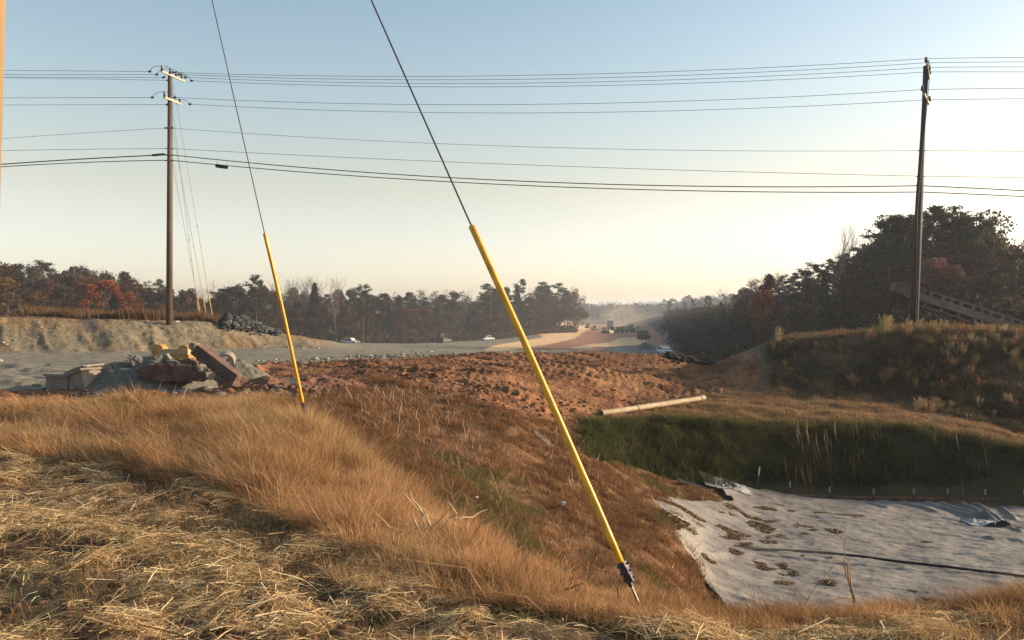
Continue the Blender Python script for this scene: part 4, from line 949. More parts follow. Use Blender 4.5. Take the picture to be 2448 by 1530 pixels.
# ------------------------------------------------------------------ rubble heap by the road
ctex = bpy.data.textures.new('crumble', 'CLOUDS'); ctex.noise_scale = .16; ctex.noise_depth = 4
def roughen(o, st=.05, lv=4):
    for m in list(o.modifiers): o.modifiers.remove(m)
    a = o.modifiers.new('s', 'SUBSURF'); a.subdivision_type = 'SIMPLE'; a.levels = lv; a.render_levels = lv
    d = o.modifiers.new('d', 'DISPLACE'); d.texture = ctex; d.strength = st*1.6; d.mid_level = .5; d.texture_coords = 'GLOBAL'
    return o
def rubble():
    Y = 27.5
    def top(name, u, v, yy): x = (u-CU)/F*yy; return Vector((x, yy, PZ(v, yy)))
    def heap(name, cu, yy, rx, ry, hh, mat, lab, cat, seed, amp=.35):
        cx = (cu-CU)/F*yy; nx = 44; b = MB(); vs = []; fs = []; z0 = hz(cx, yy, False)
        A_, B_ = np.meshgrid(np.linspace(-1, 1, nx), np.linspace(-1, 1, nx), indexing='ij'); X_ = (cx+A_*rx).ravel(); Y_ = (yy+B_*ry).ravel()
        f_ = np.maximum(0, 1-np.hypot(A_, B_).ravel())**.8
        Zz = H(X_, Y_, False)-.12+hh*f_*(1-amp+2*amp*fbm(X_*1.3, Y_*1.3, seed))+.22*(fbm(X_*4, Y_*4, seed+3)-.5)*np.minimum(1, f_*4)+.10*np.minimum(1, f_*3)
        vs = [tuple(q) for q in np.stack([X_-cx, Y_-yy, Zz-z0], 1)]
        for i in range(nx-1):
            for j in range(nx-1): fs.append((i*nx+j, (i+1)*nx+j, (i+1)*nx+j+1, i*nx+j+1))
        o = b.add(vs, fs).build(name, mat, smooth=False, loc=(cx, yy, z0)); tag(o, lab, cat); return o
    heap('gravel_heap', 345, 28.2, 2.6, 2.2, 1.25, M['gravelpile'], 'grey gravel heap under the broken concrete', 'gravel heap', 301)
    heap('gravel_heap', 560, 30.5, 1.5, 1.4, 1.0, M['gravelpile'], 'small dark gravel heap right of the leaning beam', 'gravel heap', 311)
    heap('clay_heap', 640, 27.6, 1.7, 1.4, .42, M['soilpile'], 'lumpy red clay heap right of the leaning beam', 'clay heap', 321)
    heap('clay_heap', 750, 29.5, 2.2, 1.4, .38, M['soilpile'], 'low red clay heap behind the thinner yellow guard', 'clay heap', 331)
    # two concrete drain boxes, each a lidded shell
    def cbox(u, vb, yy, w, dpt, hh, rz, tilt, lab):
        x = (u-CU)/F*yy; z = PZ(vb, yy)
        r = empty('concrete_box', (x, yy, z), rz, lab, 'concrete box', 'concrete drain boxes'); r.rotation_euler = (0, tilt, rz)
        roughen(MB().box((0,0,hh*.42), (w*.9, dpt*.9, hh*.84), taper=1.0, jit=.01).build('box_body', M['concrete'], r), .012)
        roughen(MB().box((0,0,hh*.92), (w*1.02, dpt*1.02, hh*.16), jit=.012).build('lid', M['concrete'], r), .015)
    cbox(152, 931, 27.0, .82, .75, .52, -.12, 0.0, 'squat concrete drain box at the left end of the rubble')
    cbox(212, 929, 26.9, .80, .95, .62, -.42, -.26, 'tilted concrete drain box leaning against its neighbour')
    cbox(196, 920, 28.6, 1.3, .9, .55, -.3, -.30, 'third concrete box, half hidden behind the tilted one')
    # broken chunks
    def chunk(name, pts2, yy, th, mat, lab, cat='concrete chunk', rz=.3, jit=.03):
        """an irregular slab given by its outline, set upright on the heap, with real thickness"""
        c = P(sum(p[0] for p in pts2)/len(pts2), sum(p[1] for p in pts2)/len(pts2), yy)
        prof = [((u-CU)/F*yy-c.x, PZ(v, yy)-c.z) for u, v in pts2]
        n = len(prof); vs = []
        for e, k in ((-th/2, 1.0), (th/2, .94)):
            for a, b_ in prof: vs.append((a*k+random.uniform(-jit,jit)*.5, e+random.uniform(-jit,jit), b_*k+random.uniform(-jit,jit)*.5))
        fs = [tuple(range(n)), tuple(range(n, 2*n))[::-1]]+[(i, (i+1) % n, n+(i+1) % n, n+i) for i in range(n)]
        o = MB().add(vs, fs).build(name, mat, loc=c); o.rotation_euler = (0,0,rz); roughen(o, .07)
        tag(o, lab, cat); return o
    chunk('concrete_slab', [(338,884),(352,872),(400,869),(462,871),(468,882),(492,885),(496,893),(490,912),(470,908),(420,909),(385,907),(352,896)], 26.9, .9, M['concrete_red'], 'broad red-stained concrete slab across the front of the heap', rz=.10)
    chunk('concrete_chunk', [(466,872),(486,872),(490,888),(474,889)], 26.6, .3, M['concrete'], 'small pale concrete chunk on the slab\'s right end', rz=.7)
    chunk('concrete_chunk', [(490,889),(512,889),(514,900),(498,908),(490,902)], 26.6, .35, M['concrete'], 'pale concrete chunk below the slab\'s right end', rz=.7)
    chunk('concrete_chunk', [(340,862),(372,850),(400,846),(408,858),(402,870),(345,870)], 28.0, .9, M['concrete_dark'], 'grey angular concrete chunk on the crest of the heap', rz=.3)
    chunk('concrete_chunk', [(312,862),(325,850),(337,856),(340,872),(318,874)], 27.6, .6, M['concrete_dark'], 'rounded grey chunk left of the crest', rz=.5)
    chunk('concrete_chunk', [(262,872),(282,864),(284,880),(268,886)], 27.6, .4, M['concrete'], 'pale jagged chunk behind the tilted box', rz=.8)
    chunk('concrete_chunk', [(248,880),(262,868),(270,884),(256,892)], 27.4, .35, M['concrete'], 'narrow pale chunk beside the tilted box', rz=.6)
    chunk('concrete_chunk', [(400,862),(420,862),(432,872),(404,874)], 27.5, .4, M['concrete'], 'flat pale chunk above the slab', rz=.4)
    chunk('concrete_chunk', [(307,850),(313,846),(316,854),(308,857)], 28.4, .15, M['concrete'], 'tiny pale chunk on the far side of the heap', rz=.4)
    chunk('concrete_chunk', [(418,861),(455,856),(476,866),(472,873),(425,872)], 28.0, .7, M['concrete_red'], 'dark red-stained slab behind the pale chunks', rz=.2)
    # long leaning beam
    a = P(474, 835, 27.3); b_ = P(572, 912, 26.7); d = b_-a
    R = Matrix((d.normalized(), d.normalized().cross(Vector((0,0,1))).normalized(), Vector((0,0,0)))).transposed()
    X = d.normalized(); Yv = Vector((0,1,0)); Yv = (Yv-X*X.dot(Yv)).normalized(); Zv = X.cross(Yv)
    R = Matrix((X, Yv, Zv)).transposed()
    r = empty('concrete_beam', b_, label='long reddish concrete beam leaning down to the right off the heap', cat='concrete beam')
    roughen(MB().box((a+b_)/2-b_, (d.length, .55, .36), R, jit=.02).build('beam', M['concrete_red'], r), .035, 5)
    roughen(MB().box((a-b_)+Vector((-.05,-.12,.08)), (.22,.4,.26), R, jit=.03).build('broken_end', M['concrete'], r), .07)
    # concrete pipe ring behind the beam
    c = P(546, 866, 28.6); r = empty('concrete_pipe', c, label='short concrete pipe lying behind the beam, its mouth showing', cat='concrete pipe')
    b = MB(); ring_tube(b, (0,-.35,0), (-.35,.9,.05), .30, .22); b.build('pipe_wall', M['concrete'], r, smooth=False)
    # scraps of rock on the clay
    n = 420; u = rng.normal(650, 60, n); y = rng.uniform(24.5, 28, n); x = (u-CU)/F*y
    lumps('grey_scraps', x, y, np.clip(rng.gamma(2, .05, n), .03, .2), palette(n, [(.12,.08,.06),(.22,.18,.15),(.18,.085,.05)], [3,1,3]), 'dark scraps and stones right of the concrete rubble', 'rubble', sink=.5)
    n = 260; u = rng.normal(300, 75, n); y = rng.uniform(25.8, 28.6, n); x = (u-CU)/F*y
    o = lumps('heap_stones', x, y, np.clip(rng.gamma(2, .05, n), .04, .2), palette(n, [(.25,.25,.22),(.34,.31,.27)], [2,1]), 'grey stones strewn round the foot of the gravel heap', 'stones', sink=.5)
    # small plastic scrap on the clay
    cc = P(695, 917, 25.5); o = MB().add([(0,0,0),(.16,.02,.02),(.2,0,.12),(.08,.05,.17),(-.08,.02,.1)], [(0,1,2,3,4)]).build('plastic_scrap', M['plastic'], loc=cc); o.modifiers.new('s','SOLIDIFY').thickness = .02; tag(o, 'small shiny plastic scrap on the red clay left of the thinner guard', 'litter')
rubble()
def yellow_machine():
    Y = 34.0; x0 = (424-CU)/F*Y; z0 = hz(x0, Y)
    r = empty('compactor', (x0, Y, z0), label='low yellow machine half hidden behind the rubble, two round fenders showing', cat='machine')
    f_ = lambda u, v: ((u-CU)/F*Y-x0, PZ(v, Y)-z0)
    for ua, ub, vt in ((374,402,822),(436,462,824)):
        xa, _ = f_(ua, 0); xb, _ = f_(ub, 0); _, zt = f_(0, vt); w = xb-xa; prof = []
        for k in range(13):
            an = math.pi*(1-k/12); prof.append(((xa+xb)/2+w/2*math.cos(an), zt-w*.4+w*.4*math.sin(an)))
        prof += [(xb, zt-.95), (xa, zt-.95)]
        MB().prism(prof, .5, 'y', c=(0,-.25,0)).build('fender', M['myellow'], r, bevel=.02)
    xa, zt = f_(394, 836); xb, zb = f_(464, 850)
    MB().box(((xa+xb)/2, .1, (zt+zb)/2+.05), (xb-xa, 1.5, zt-zb)).build('deck', M['ytan'], r, bevel=.02)
    MB().box(((xa+xb)/2, .1, zb-.02), (xb-xa+.1, 1.6, .12)).build('frame', M['myellow'], r)
    for xx in (xa+.2, xb-.2):
        
        for yy in (-.2, .9): MB().tube([(xx-.25, yy, .36), (xx+.25, yy, .36)], .36, 18).build('wheel', M['tyre'], r)
    MB().box(((xa+xb)/2, .2, zb/2+.15), (xb-xa-.4, 1.1, zb-.2)).build('engine', M['myellow'], r)
yellow_machine()
# riprap heap at the end of the left bank
def riprap():
    n = 1500; t = rng.uniform(0, 1, n)**.9; u = 530+t*135; Y = 62+t*3+rng.normal(0, .9, n); x = (u-CU)/F*Y
    prof = np.interp(t, [0,.08,.3,.6,1], [.2,.85,.8,.42,.08]); lat = np.exp(-((Y-62-t*3)/1.3)**2)
    z = prof*lat*rng.uniform(.6, 1, n)
    s = np.clip(rng.gamma(3, .055, n), .08, .32)
    o = lumps('rock_pile', x, Y, s, palette(n, [(.05,.055,.06),(.10,.11,.115),(.035,.035,.04)], [3,2,2]), 'heap of dark broken rock at the right end of the left bank', 'rock pile', sink=.6)
    co = np.empty(len(o.data.vertices)*3, np.float32); o.data.vertices.foreach_get('co', co); co = co.reshape(-1, 3)
    co[:, 2] += np.repeat(z, 12); o.data.vertices.foreach_set('co', co.ravel()); o.data.update()
    # core so the heap is solid
riprap()

# ------------------------------------------------------------------ near dead weeds
def weed(name, base, lines, Y, lab, mat='stalk', r=.006, cat='dead weed'):
    b0 = P(base[0], base[1], Y); b0.z = min(b0.z, hz(b0.x, b0.y)+.03)
    b = MB()
    for ln in lines:
        pts = []; dy = random.uniform(-.18, .18); n = len(ln)
        for i, (u, v) in enumerate(ln): q = P(u, v, Y+dy*i/max(1, n-1)); pts.append(q-b0)
        # subdivide slightly crooked
        out = []
        for i in range(len(pts)-1):
            for k in range(3): out.append(pts[i].lerp(pts[i+1], k/3)+Vector((random.uniform(-1,1), random.uniform(-1,1), random.uniform(-1,1)))*.006)
        out.append(pts[-1]); m = len(out)
        b.tube(out, [r*(1-.75*i/(m-1)) for i in range(m)], 5)
    o = b.build(name, M[mat], loc=b0); tag(o, lab, cat); return o
weed('dead_weed', (1028,1362), [[(1028,1368),(1024,1300),(1012,1235),(965,1178)],[(1012,1235),(980,1176)],[(1024,1300),(1040,1255),(1095,1195)],[(1052,1338),(1038,1280),(1020,1230),(1012,1215)],[(1052,1338),(1030,1290),(1015,1250)],[(1048,1270),(1075,1240),(1148,1206)],[(1098,1240),(1130,1235),(1165,1218)],[(1025,1310),(1000,1262),(985,1225)],[(1060,1290),(1020,1245)],[(1085,1265),(1090,1230),(1072,1200)],[(1025,1290),(990,1275),(930,1260),(895,1222)]], 6.3, 'big forked dead weed rising from the slope between the guy wires', 'stalkpale', .011)
weed('dead_weed', (1105,1335), [[(1100,1340),(1092,1300),(1084,1270)],[(1100,1330),(1128,1302),(1150,1282)],[(1112,1318),(1140,1262),(1180,1232)],[(1118,1310),(1122,1288)],[(1100,1320),(1120,1320),(1140,1300)]], 6.1, 'smaller reddish dead weed just right of the big forked one', 'stalk', .009)
weed('dead_weed', (1345,1420), [[(1345,1422),(1365,1395),(1400,1370),(1455,1362)],[(1352,1410),(1375,1400),(1395,1395)],[(1365,1395),(1372,1365),(1385,1340)]], 5.5, 'low arching dead stem left of the near anchor rod', 'stalk', .008)
weed('dead_weed', (850,1215), [[(846,1212),(815,1190),(790,1178)],[(846,1212),(870,1235),(890,1250)]], 8.4, 'reddish broken stem lying on the grass left of the big forked weed', r=.008)
weed('dry_stem', (870,1192), [[(830,1196),(850,1192),(873,1193)]], 8.4, 'short pale stem lying level above the grass', 'stalkpale', .006, 'dry stem')
weed('dry_stem', (925,1235), [[(896,1246),(925,1240),(955,1232)]], 7.8, 'pale stem lying slanted left of the big forked weed', 'stalkpale', .006, 'dry stem')
weed('dry_stem', (845,1180), [[(848,1182),(838,1150),(822,1122),(812,1100)],[(838,1150),(834,1128)]], 8.6, 'thin pale stem standing over the golden grass', 'stalkpale', .004, 'dry stem')
weed('dry_stem', (440,1018), [[(432,1010),(470,1014),(492,1022),(494,1028),(472,1030)],[(460,1008),(492,1022)]], 11.5, 'pale hooked grass stem on the golden slope', 'stalkpale', .006, 'dry stem')
weed('dry_stem', (520,1025), [[(510,1028),(540,1012),(558,1000)]], 11.5, 'dark stem slanting over the golden slope', 'stalk', .006, 'dry stem')
weed('dead_weed', (2050,1470), [[(2050,1478),(2040,1430),(2024,1370),(2018,1330),(2022,1262)],[(2038,1420),(2028,1390),(2010,1340)],[(2044,1440),(2034,1380),(2030,1335)],[(2042,1432),(2026,1426),(1975,1440),(1925,1450)],[(2030,1390),(2026,1345),(2016,1335)]], 5.5, 'tall pale forked weed standing in front of the sheet', 'stalk', .006)
weed('dead_weed', (1915,1455), [[(1915,1460),(1935,1420),(1985,1360),(2005,1335)],[(1915,1450),(1890,1400),(1868,1358)],[(1925,1435),(1905,1405)]], 5.6, 'thin bent weed left of the tall forked one in front of the sheet', 'stalk', .0035)
weed('dead_weed', (1806,1440), [[(1806,1445),(1800,1400),(1804,1350)],[(1806,1445),(1830,1420),(1812,1400)],[(1796,1445),(1790,1418)]], 5.7, 'thin upright weed at the near edge of the sheet', 'stalk', .0035)
weed('dead_weed', (1570,1490), [[(1570,1492),(1558,1478),(1552,1470)],[(1570,1492),(1566,1478)],[(1574,1492),(1584,1480)]], 5.0, 'dark shrivelled leaves below the near anchor rod', 'black', .012)
weed('dry_stem', (1478,1425), [[(1478,1428),(1476,1412),(1472,1402)]], 5.4, 'tiny dark twig beside the near anchor rod', 'black', .005, 'dry stem')
for i, (u, v, Yy, lab) in enumerate([(1347,1228,13.5,'white crumpled litter on the brown slope'),(1092,1228,6.9,'small white scrap caught on the big forked weed'),(1141,1190,7.5,'white scrap on a stalk tip')]):
    if i == 0: x, y = ray_ground(u, v, 10, 30)
    else: x, y = (u-CU)/F*Yy, Yy
    z = hz(x, y)+.12 if i == 0 else PZ(v, Yy); s = .09 if i == 0 else .018
    vs = [(random.uniform(-1,1)*s, random.uniform(-1,1)*s, random.uniform(-.6,.6)*s) for _ in range(10)]
    import bmesh
    bm = bmesh.new(); [bm.verts.new(q) for q in vs]; bmesh.ops.convex_hull(bm, input=bm.verts); me = bpy.data.meshes.new('litter'); bm.to_mesh(me); bm.free()
    o = nobj('litter', me, M['cloth_white']); o.location = (x, y, z); tag(o, lab, 'litter')
# plastic mesh strip half buried in the slope
xa, ya = ray_ground(1278, 1050, 12, 36); xb, yb = ray_ground(1312, 1066, 12, 36)
a = Vector((xa, ya, hz(xa, ya)+.16)); b_ = Vector((xb, yb, hz(xb, yb)+.16)); bb = MB()
for k in range(9): q = (b_-a)*(k/8); bb.tube([q-Vector((0,0,.05)), q+Vector((.01,0,.05))], .007, 4)
bb.tube([Vector((0,0,-.05)), b_-a-Vector((0,0,.05))], .006, 4); tag(bb.build('net_strip', M['cloth_white'], loc=a), 'small pale plastic mesh strip behind the near yellow guard', 'plastic mesh')

# ------------------------------------------------------------------ plume weeds on the right mound: individual plants
def plume_mesh(seed, dense=1500, spread=.20):
    r = np.random.default_rng(seed); n = dense
    t = r.uniform(.08, 1, n); ns = 12; k = r.integers(0, ns, n); sx = r.normal(0, 1, ns)*spread; sy = r.normal(0, 1, ns)*spread
    x = sx[k]*t**.8+r.normal(0, .085, n)*(1.3-t); y = sy[k]*t**.8+r.normal(0, .085, n)*(1.3-t); z = t*(.5+.5*r.uniform(0, 1, ns)[k])
    P0 = np.stack([x, y, z], 1); d = r.normal(0, 1, (n, 3)); d[:, 2] = np.abs(d[:, 2])+.8; d /= np.linalg.norm(d, axis=1)[:, None]; d *= r.uniform(.03, .08, n)[:, None]
    s = np.cross(d, r.normal(0, 1, (n, 3))); s /= np.linalg.norm(s, axis=1)[:, None]; s *= .009
    V = np.stack([P0-s, P0+s, P0+d], 1).reshape(-1, 3)
    me = np_mesh('plume', V, np.arange(3*n), np.full(n, 3)); vcol(me, np.repeat(np.clip(1+r.normal(0, .25, n), .4, 1.7)[:, None]*np.ones((n, 3)), 3, 0)); me.materials.append(M['leaf'])
    b = MB()
    for i in range(ns): b.tube([(0,0,-.05), (sx[i]*.35, sy[i]*.35, .4), (sx[i], sy[i], .85)], [.012,.009,.004], 4, False)
    sm = bpy.data.meshes.new('stems'); sm.from_pydata(b.v, [], b.f); sm.materials.append(M['stalk'])
    return me, sm
PL = [plume_mesh(i) for i in range(5)]
def plumes():
    items = []
    # (u, spread, count, y range, height, colour)
    def add(u, y, h, col, lab): items.append((u, y, h, col, lab))
    TANP = (.50,.36,.20); REDP = (.40,.22,.12); GRN = (.17,.14,.07); PALE = (.55,.43,.27)
    for i in range(34):
        u = 2080+i*11+random.uniform(-8,8); y = 48.6+random.uniform(-.9, 1.2)
        if 2172 < u < 2196 and y < 50: y = 50.8
        add(u, y, random.uniform(.8, 1.5), random.choice([TANP, TANP, REDP, PALE]), 'tan feathery plume on the crest of the right mound')
    for i in range(16):
        u = 2460+i*22; add(u, 48+random.uniform(-1,1), random.uniform(.9, 1.6), random.choice([TANP, REDP]), 'tan feathery plume on the crest of the right mound')
    for i in range(26):
        u = 2250+i*10+random.uniform(-10,10); add(u, 46.3+random.uniform(-1.2,1.0), random.uniform(.8, 1.3), random.choice([TANP, GRN, PALE]), 'feathery weed below the crest of the right mound')
    for i in range(44):
        u = 2030+random.random()*480; add(u, 44.0+random.uniform(-1.6,2.0), random.uniform(.6, 1.1), random.choice([GRN, GRN, (.15,.11,.065), REDP]), 'dark bushy weed on the face of the right mound')
    for i in range(12):
        u = 2150+random.random()*280; add(u, 40.5+random.uniform(-.6,.8), random.uniform(.6, 1.0), random.choice([TANP, PALE]), 'pale plume at the foot of the right mound')
    for i in range(14):
        u = 1985+i*9+random.uniform(-5,5); add(u, 50+random.uniform(-.6,.6), random.uniform(.35, .6), REDP, 'low reddish tuft on the bare top of the right mound')
    for i in range(20):
        u = 1840+random.random()*200; add(u, 46.8+random.uniform(-1.5,1.5), random.uniform(.4, .7), random.choice([GRN, (.16,.12,.07)]), 'low dark weed on the left shoulder of the right mound')
    items.append((1860, 49.2, 1.15, PALE, 'single pale plume standing alone at the left end of the mound'))
    items.append((1850, 48.0, .6, PALE, 'short pale tuft beside the lone plume'))
    for u, y, h, col, lab in items:
        h *= float(np.interp(u, [2150,2260,2500], [1.1,.85,.66])) if y > 45 else 1.0
        x = (u-CU)/F*y; z = hz(x, y); k = random.randrange(5)
        e = empty('plume_weed', (x, y, z), random.uniform(0, 6.28), lab, 'weed', None if 'single' in lab or 'short pale' in lab else 'weeds on the right mound', scale=h)
        e.scale = (h*random.uniform(.6, .8), h*.7, h*.78)
        o = bpy.data.objects.new('plume', PL[k][0]); link(o, e); o.color = (*[c*.66*random.uniform(.8, 1.15) for c in col], 1)
        o = bpy.data.objects.new('stem', PL[k][1]); link(o, e)
plumes()

# ------------------------------------------------------------------ trees
def leafmesh(P0, size, shade, r, name, elong=1.0):
    n = len(P0); d = r.normal(0, 1, (n, 3)); d /= np.linalg.norm(d, axis=1)[:, None]
    s = np.cross(d, r.normal(0, 1, (n, 3))); s /= np.linalg.norm(s, axis=1)[:, None]
    d = d*(size*elong)[:, None]; s = s*(size*.75)[:, None]
    V = np.stack([P0-d, P0+s*.9, P0+d, P0-s], 1).reshape(-1, 3)
    me = np_mesh(name, V, np.arange(4*n), np.full(n, 4)); vcol(me, np.repeat(shade[:, None]*np.ones((n, 3)), 4, 0)); me.materials.append(M['leaf']); return me
def limbs(b, r, H_, base_z, n, spread, rad):
    for i in range(n):
        z0 = base_z+(H_*.9-base_z)*r.uniform(0, .8); a = r.uniform(0, 6.28); L = spread*r.uniform(.5, 1)*(1.1-z0/H_)
        p0 = Vector((0,0,z0)); p1 = p0+Vector((math.cos(a)*L*.5, math.sin(a)*L*.5, L*.35)); p2 = p0+Vector((math.cos(a)*L, math.sin(a)*L, L*.9))
        b.tube([p0, p1, p2], [rad*.4, rad*.25, rad*.08], 4, False)
def mk_mesh(b, name, mat):
    me = bpy.data.meshes.new(name); me.from_pydata(b.v, [], b.f); me.materials.append(mat); return me
def dec_tree(seed, Wd=.26, low=.22, nl=34, leaves=5200, size=.013, fill=1.0):
    """unit-height deciduous tree in thinning autumn leaf"""
    r = np.random.default_rng(seed); b = MB()
    b.tube([(0,0,-.03),(r.normal(0,.005),r.normal(0,.005),.35),(r.normal(0,.02),r.normal(0,.02),.85)], [.016,.011,.003], 6, False); limbs(b, r, 1, .2, 16, Wd*1.2, .016)
    tr = mk_mesh(b, 'trunk', M['bark'])
    zc = low+(1-low)*r.uniform(0, .96, nl); prof = np.sin(np.clip((zc-low)/(1-low), 0, 1)**.75*np.pi*.93+.12)
    a = r.uniform(0, 6.28, nl); rr = np.sqrt(r.uniform(0, 1, nl))*Wd*np.clip(prof, .1, 1)
    Cc = np.stack([np.cos(a)*rr, np.sin(a)*rr, zc*.95], 1); R = r.uniform(.05, .095, nl); shl = r.normal(1, .22, nl)
    k = r.integers(0, nl, leaves); d = r.normal(0, 1, (leaves, 3)); d /= np.linalg.norm(d, axis=1)[:, None]
    rad = R[k]*r.uniform(.25, 1.15, leaves)**.5
    P0 = Cc[k]+d*rad[:, None]*np.array([1,1,.8])
    return tr, leafmesh(P0, size*r.uniform(.6, 1.3, leaves), np.clip(shl[k]*r.normal(1, .25, leaves), .35, 1.9), r, 'crown')
def pine_tree(seed, low=.42, Wd=.16, n=4600):
    r = np.random.default_rng(seed); b = MB(); lx, ly = r.normal(0, .015, 2)
    b.tube([(0,0,-.03),(lx*.5,ly*.5,.5),(lx,ly,.97)], [.013,.009,.002], 6, False)
    P0 = []; sh = []
    nb = 30
    for i in range(nb):
        z = low+(1-low)*(i/nb)**.9+r.normal(0, .012); f_ = (z-low)/(1-low); L = Wd*(.55+.75*math.sin(min(1, f_*1.25+.12)*math.pi*.8))*r.uniform(.45, 1.1)*(1.0 if f_ < .8 else .7)
        a = r.uniform(0, 6.28); tip = np.array([lx+math.cos(a)*L, ly+math.sin(a)*L, z+L*r.uniform(.1, .45)]); base = np.array([lx*z, ly*z, z])
        b.tube([tuple(base), tuple(tip)], [.0035, .001], 4, False)
        for c in range(4):
            t = r.uniform(.45, 1.05); cc = base+(tip-base)*t+r.normal(0, .012, 3); m = n//nb//4
            q = cc+r.normal(0, 1, (m, 3))*np.array([.021, .021, .009]); P0.append(q); sh.append(np.full(m, r.normal(1, .25)))
    P0 = np.concatenate(P0); sh = np.concatenate(sh)
    return mk_mesh(b, 'trunk', M['bark']), leafmesh(P0, .0072*r.uniform(.6, 1.4, len(P0)), np.clip(sh*r.normal(1, .2, len(P0)), .3, 1.8), r, 'crown', 1.5)
def cedar(seed, n=4200):
    r = np.random.default_rng(seed); b = MB(); b.tube([(0,0,-.03),(0,0,.95)], [.014,.002], 5, False); limbs(b, r, 1, .1, 14, .2, .012)
    z = r.uniform(.05, 1, n)**1.15; a = r.uniform(0, 6.28, n); br = .5+.5*np.sin(z*34+np.sin(a*3)*1.6); rad = .21*(1-z)**.75*(.45+.55*br)*np.sqrt(r.uniform(.15, 1, n))+.008
    P0 = np.stack([np.cos(a)*rad, np.sin(a)*rad, z-rad*.25], 1)
    return mk_mesh(b, 'trunk', M['bark']), leafmesh(P0, .0105*r.uniform(.6, 1.3, n), np.clip(r.normal(1, .3, n), .3, 1.8), r, 'crown', 1.3)
def bare_tree(seed, spread=.5):
    r = random.Random(seed); T = MB(); Cw = MB()
    def grow(p, d, L, rad, lev):
        n = 3; pts = [p]; q = p; dd = d
        for i in range(n):
            dd = (dd+Vector((r.gauss(0,.12), r.gauss(0,.12), r.gauss(.06,.06)))).normalized(); q = q+dd*(L/n); pts.append(q)
        tgt = T if lev <= 1 else Cw
        tgt.tube(pts, [rad, rad*.85, rad*.7, rad*.5], 5 if lev < 2 else 3, False)
        if lev >= 4: return
        nb = [7, 5, 5, 4][lev]
        for i in range(nb):
            t = .35+.65*(i+.5)/nb if lev else .38+.62*(i+.5)/nb
            j = min(n-1, int(t*n)); pp = pts[j].lerp(pts[j+1], t*n-j)
            ax = Vector((r.gauss(0,1), r.gauss(0,1), r.gauss(0,.3))).normalized(); nd = (dd*(1-spread*.5)+ax*spread).normalized(); nd.z = abs(nd.z)*.8+.25; nd.normalize()
            grow(pp, nd, L*r.uniform(.42, .62), rad*.45, lev+1)
    grow(Vector((0,0,-.02)), Vector((0,0,1)), .62, .011, 0)
    for m in (T, Cw):
        for i, v in enumerate(m.v): pass
    mz = max(v[2] for v in Cw.v)
    for m in (T, Cw): m.v = [(v[0]/mz, v[1]/mz, v[2]/mz) for v in m.v]
    return mk_mesh(T, 'trunk', M['bark_pale']), mk_mesh(Cw, 'crown', M['bark_pale'])
DEC = [dec_tree(i, Wd=w, low=l) for i, (w, l) in enumerate([(.24,.15),(.30,.2),(.20,.12),(.27,.3),(.34,.12)])]
PINE = [pine_tree(20+i, low=l) for i, l in enumerate([.45,.35,.5,.25])]
CED = [cedar(40+i) for i in range(2)]
BARE = [bare_tree(60+i, s) for i, s in enumerate([.5,.42,.6,.5])]
SPARSE = [dec_tree(80+i, Wd=.25, low=.25, nl=30, leaves=1500, size=.012) for i in range(2)]
def plant_tree(kind, u, Y, vtop, lab, group=None, col=None, wide=1.0):
    x = (u-CU)/F*Y; z = hz(x, Y, False)-.2; h = max(3.0, PZ(vtop, Y)-z)
    bank_ = {'dec': DEC, 'pine': PINE, 'cedar': CED, 'bare': BARE, 'sparse': SPARSE}[kind]; tm, cm = random.choice(bank_)
    nm = {'dec':'oak_tree','pine':'pine_tree','cedar':'cedar_tree','bare':'bare_tree','sparse':'thin_leaved_tree'}[kind]
    e = empty(nm, (x, Y, z), random.uniform(0, 6.28), lab, 'tree', group); w = wide*random.uniform(.85, 1.15)
    wa = w*(17.0/h)**.35 if kind in ('dec','sparse') else w
    if kind != 'bare': wa = wa*max(1.0, (15.0/h))**.6
    e.scale = (h*wa, h*wa, h)
    a = bpy.data.objects.new('trunk', tm); link(a, e); b = bpy.data.objects.new('crown', cm); link(b, e)
    if col is None:
        col = {'dec': random.choice([(.12,.05,.03),(.09,.048,.032),(.075,.052,.036),(.14,.068,.035),(.07,.046,.034),(.13,.088,.034),(.105,.058,.034),(.085,.075,.035)]), 'pine': random.choice([(.035,.05,.028),(.045,.06,.03)]), 'cedar': (.03,.045,.025), 'bare': (1,1,1), 'sparse': random.choice([(.12,.07,.04),(.11,.085,.05)])}[kind]
    b.color = (*[c*.66*random.uniform(.85, 1.15) for c in col], 1)
    if kind in ('dec', 'sparse', 'pine', 'cedar'): pass
    return e
LTO = ([-400,-200,0,60,110,200,260,300,340,400,450,520,600,650,700,760,850,900,960,1050,1120,1180,1230,1300,1350,1378,1392], [640,640,636,634,642,640,655,655,672,686,694,692,676,682,692,700,698,712,694,694,704,702,684,692,690,700,722])
LY = ([-400,0,400,700,1000,1200,1400], [165,175,200,250,310,360,450])
zonesL = [(-500,60,'at the far left edge'),(60,400,'left of the left pole'),(400,520,'behind the thin guy wires'),(520,640,'behind the dark rock pile'),(640,800,'just right of the thinner yellow guard'),(800,1000,'behind the left white pickup'),(1000,1180,'between the two far white pickups'),(1180,1280,'crossed by the near guy wire and its guard'),(1280,1400,'at the right end beside the cut')]
kindn = {'dec':'russet-leaved oak','pine':'dark pine','cedar':'dark pointed cedar','bare':'bare leafless tree','sparse':'thinly leaved tree'}
LT = (LTO[0], [q-5 for q in LTO[1]])
def llab(kind, u):
    for a, b, t in zonesL:
        if a <= u < b: return f'{kindn[kind]} in the left woods {t}'
    return f'{kindn[kind]} in the left woods'
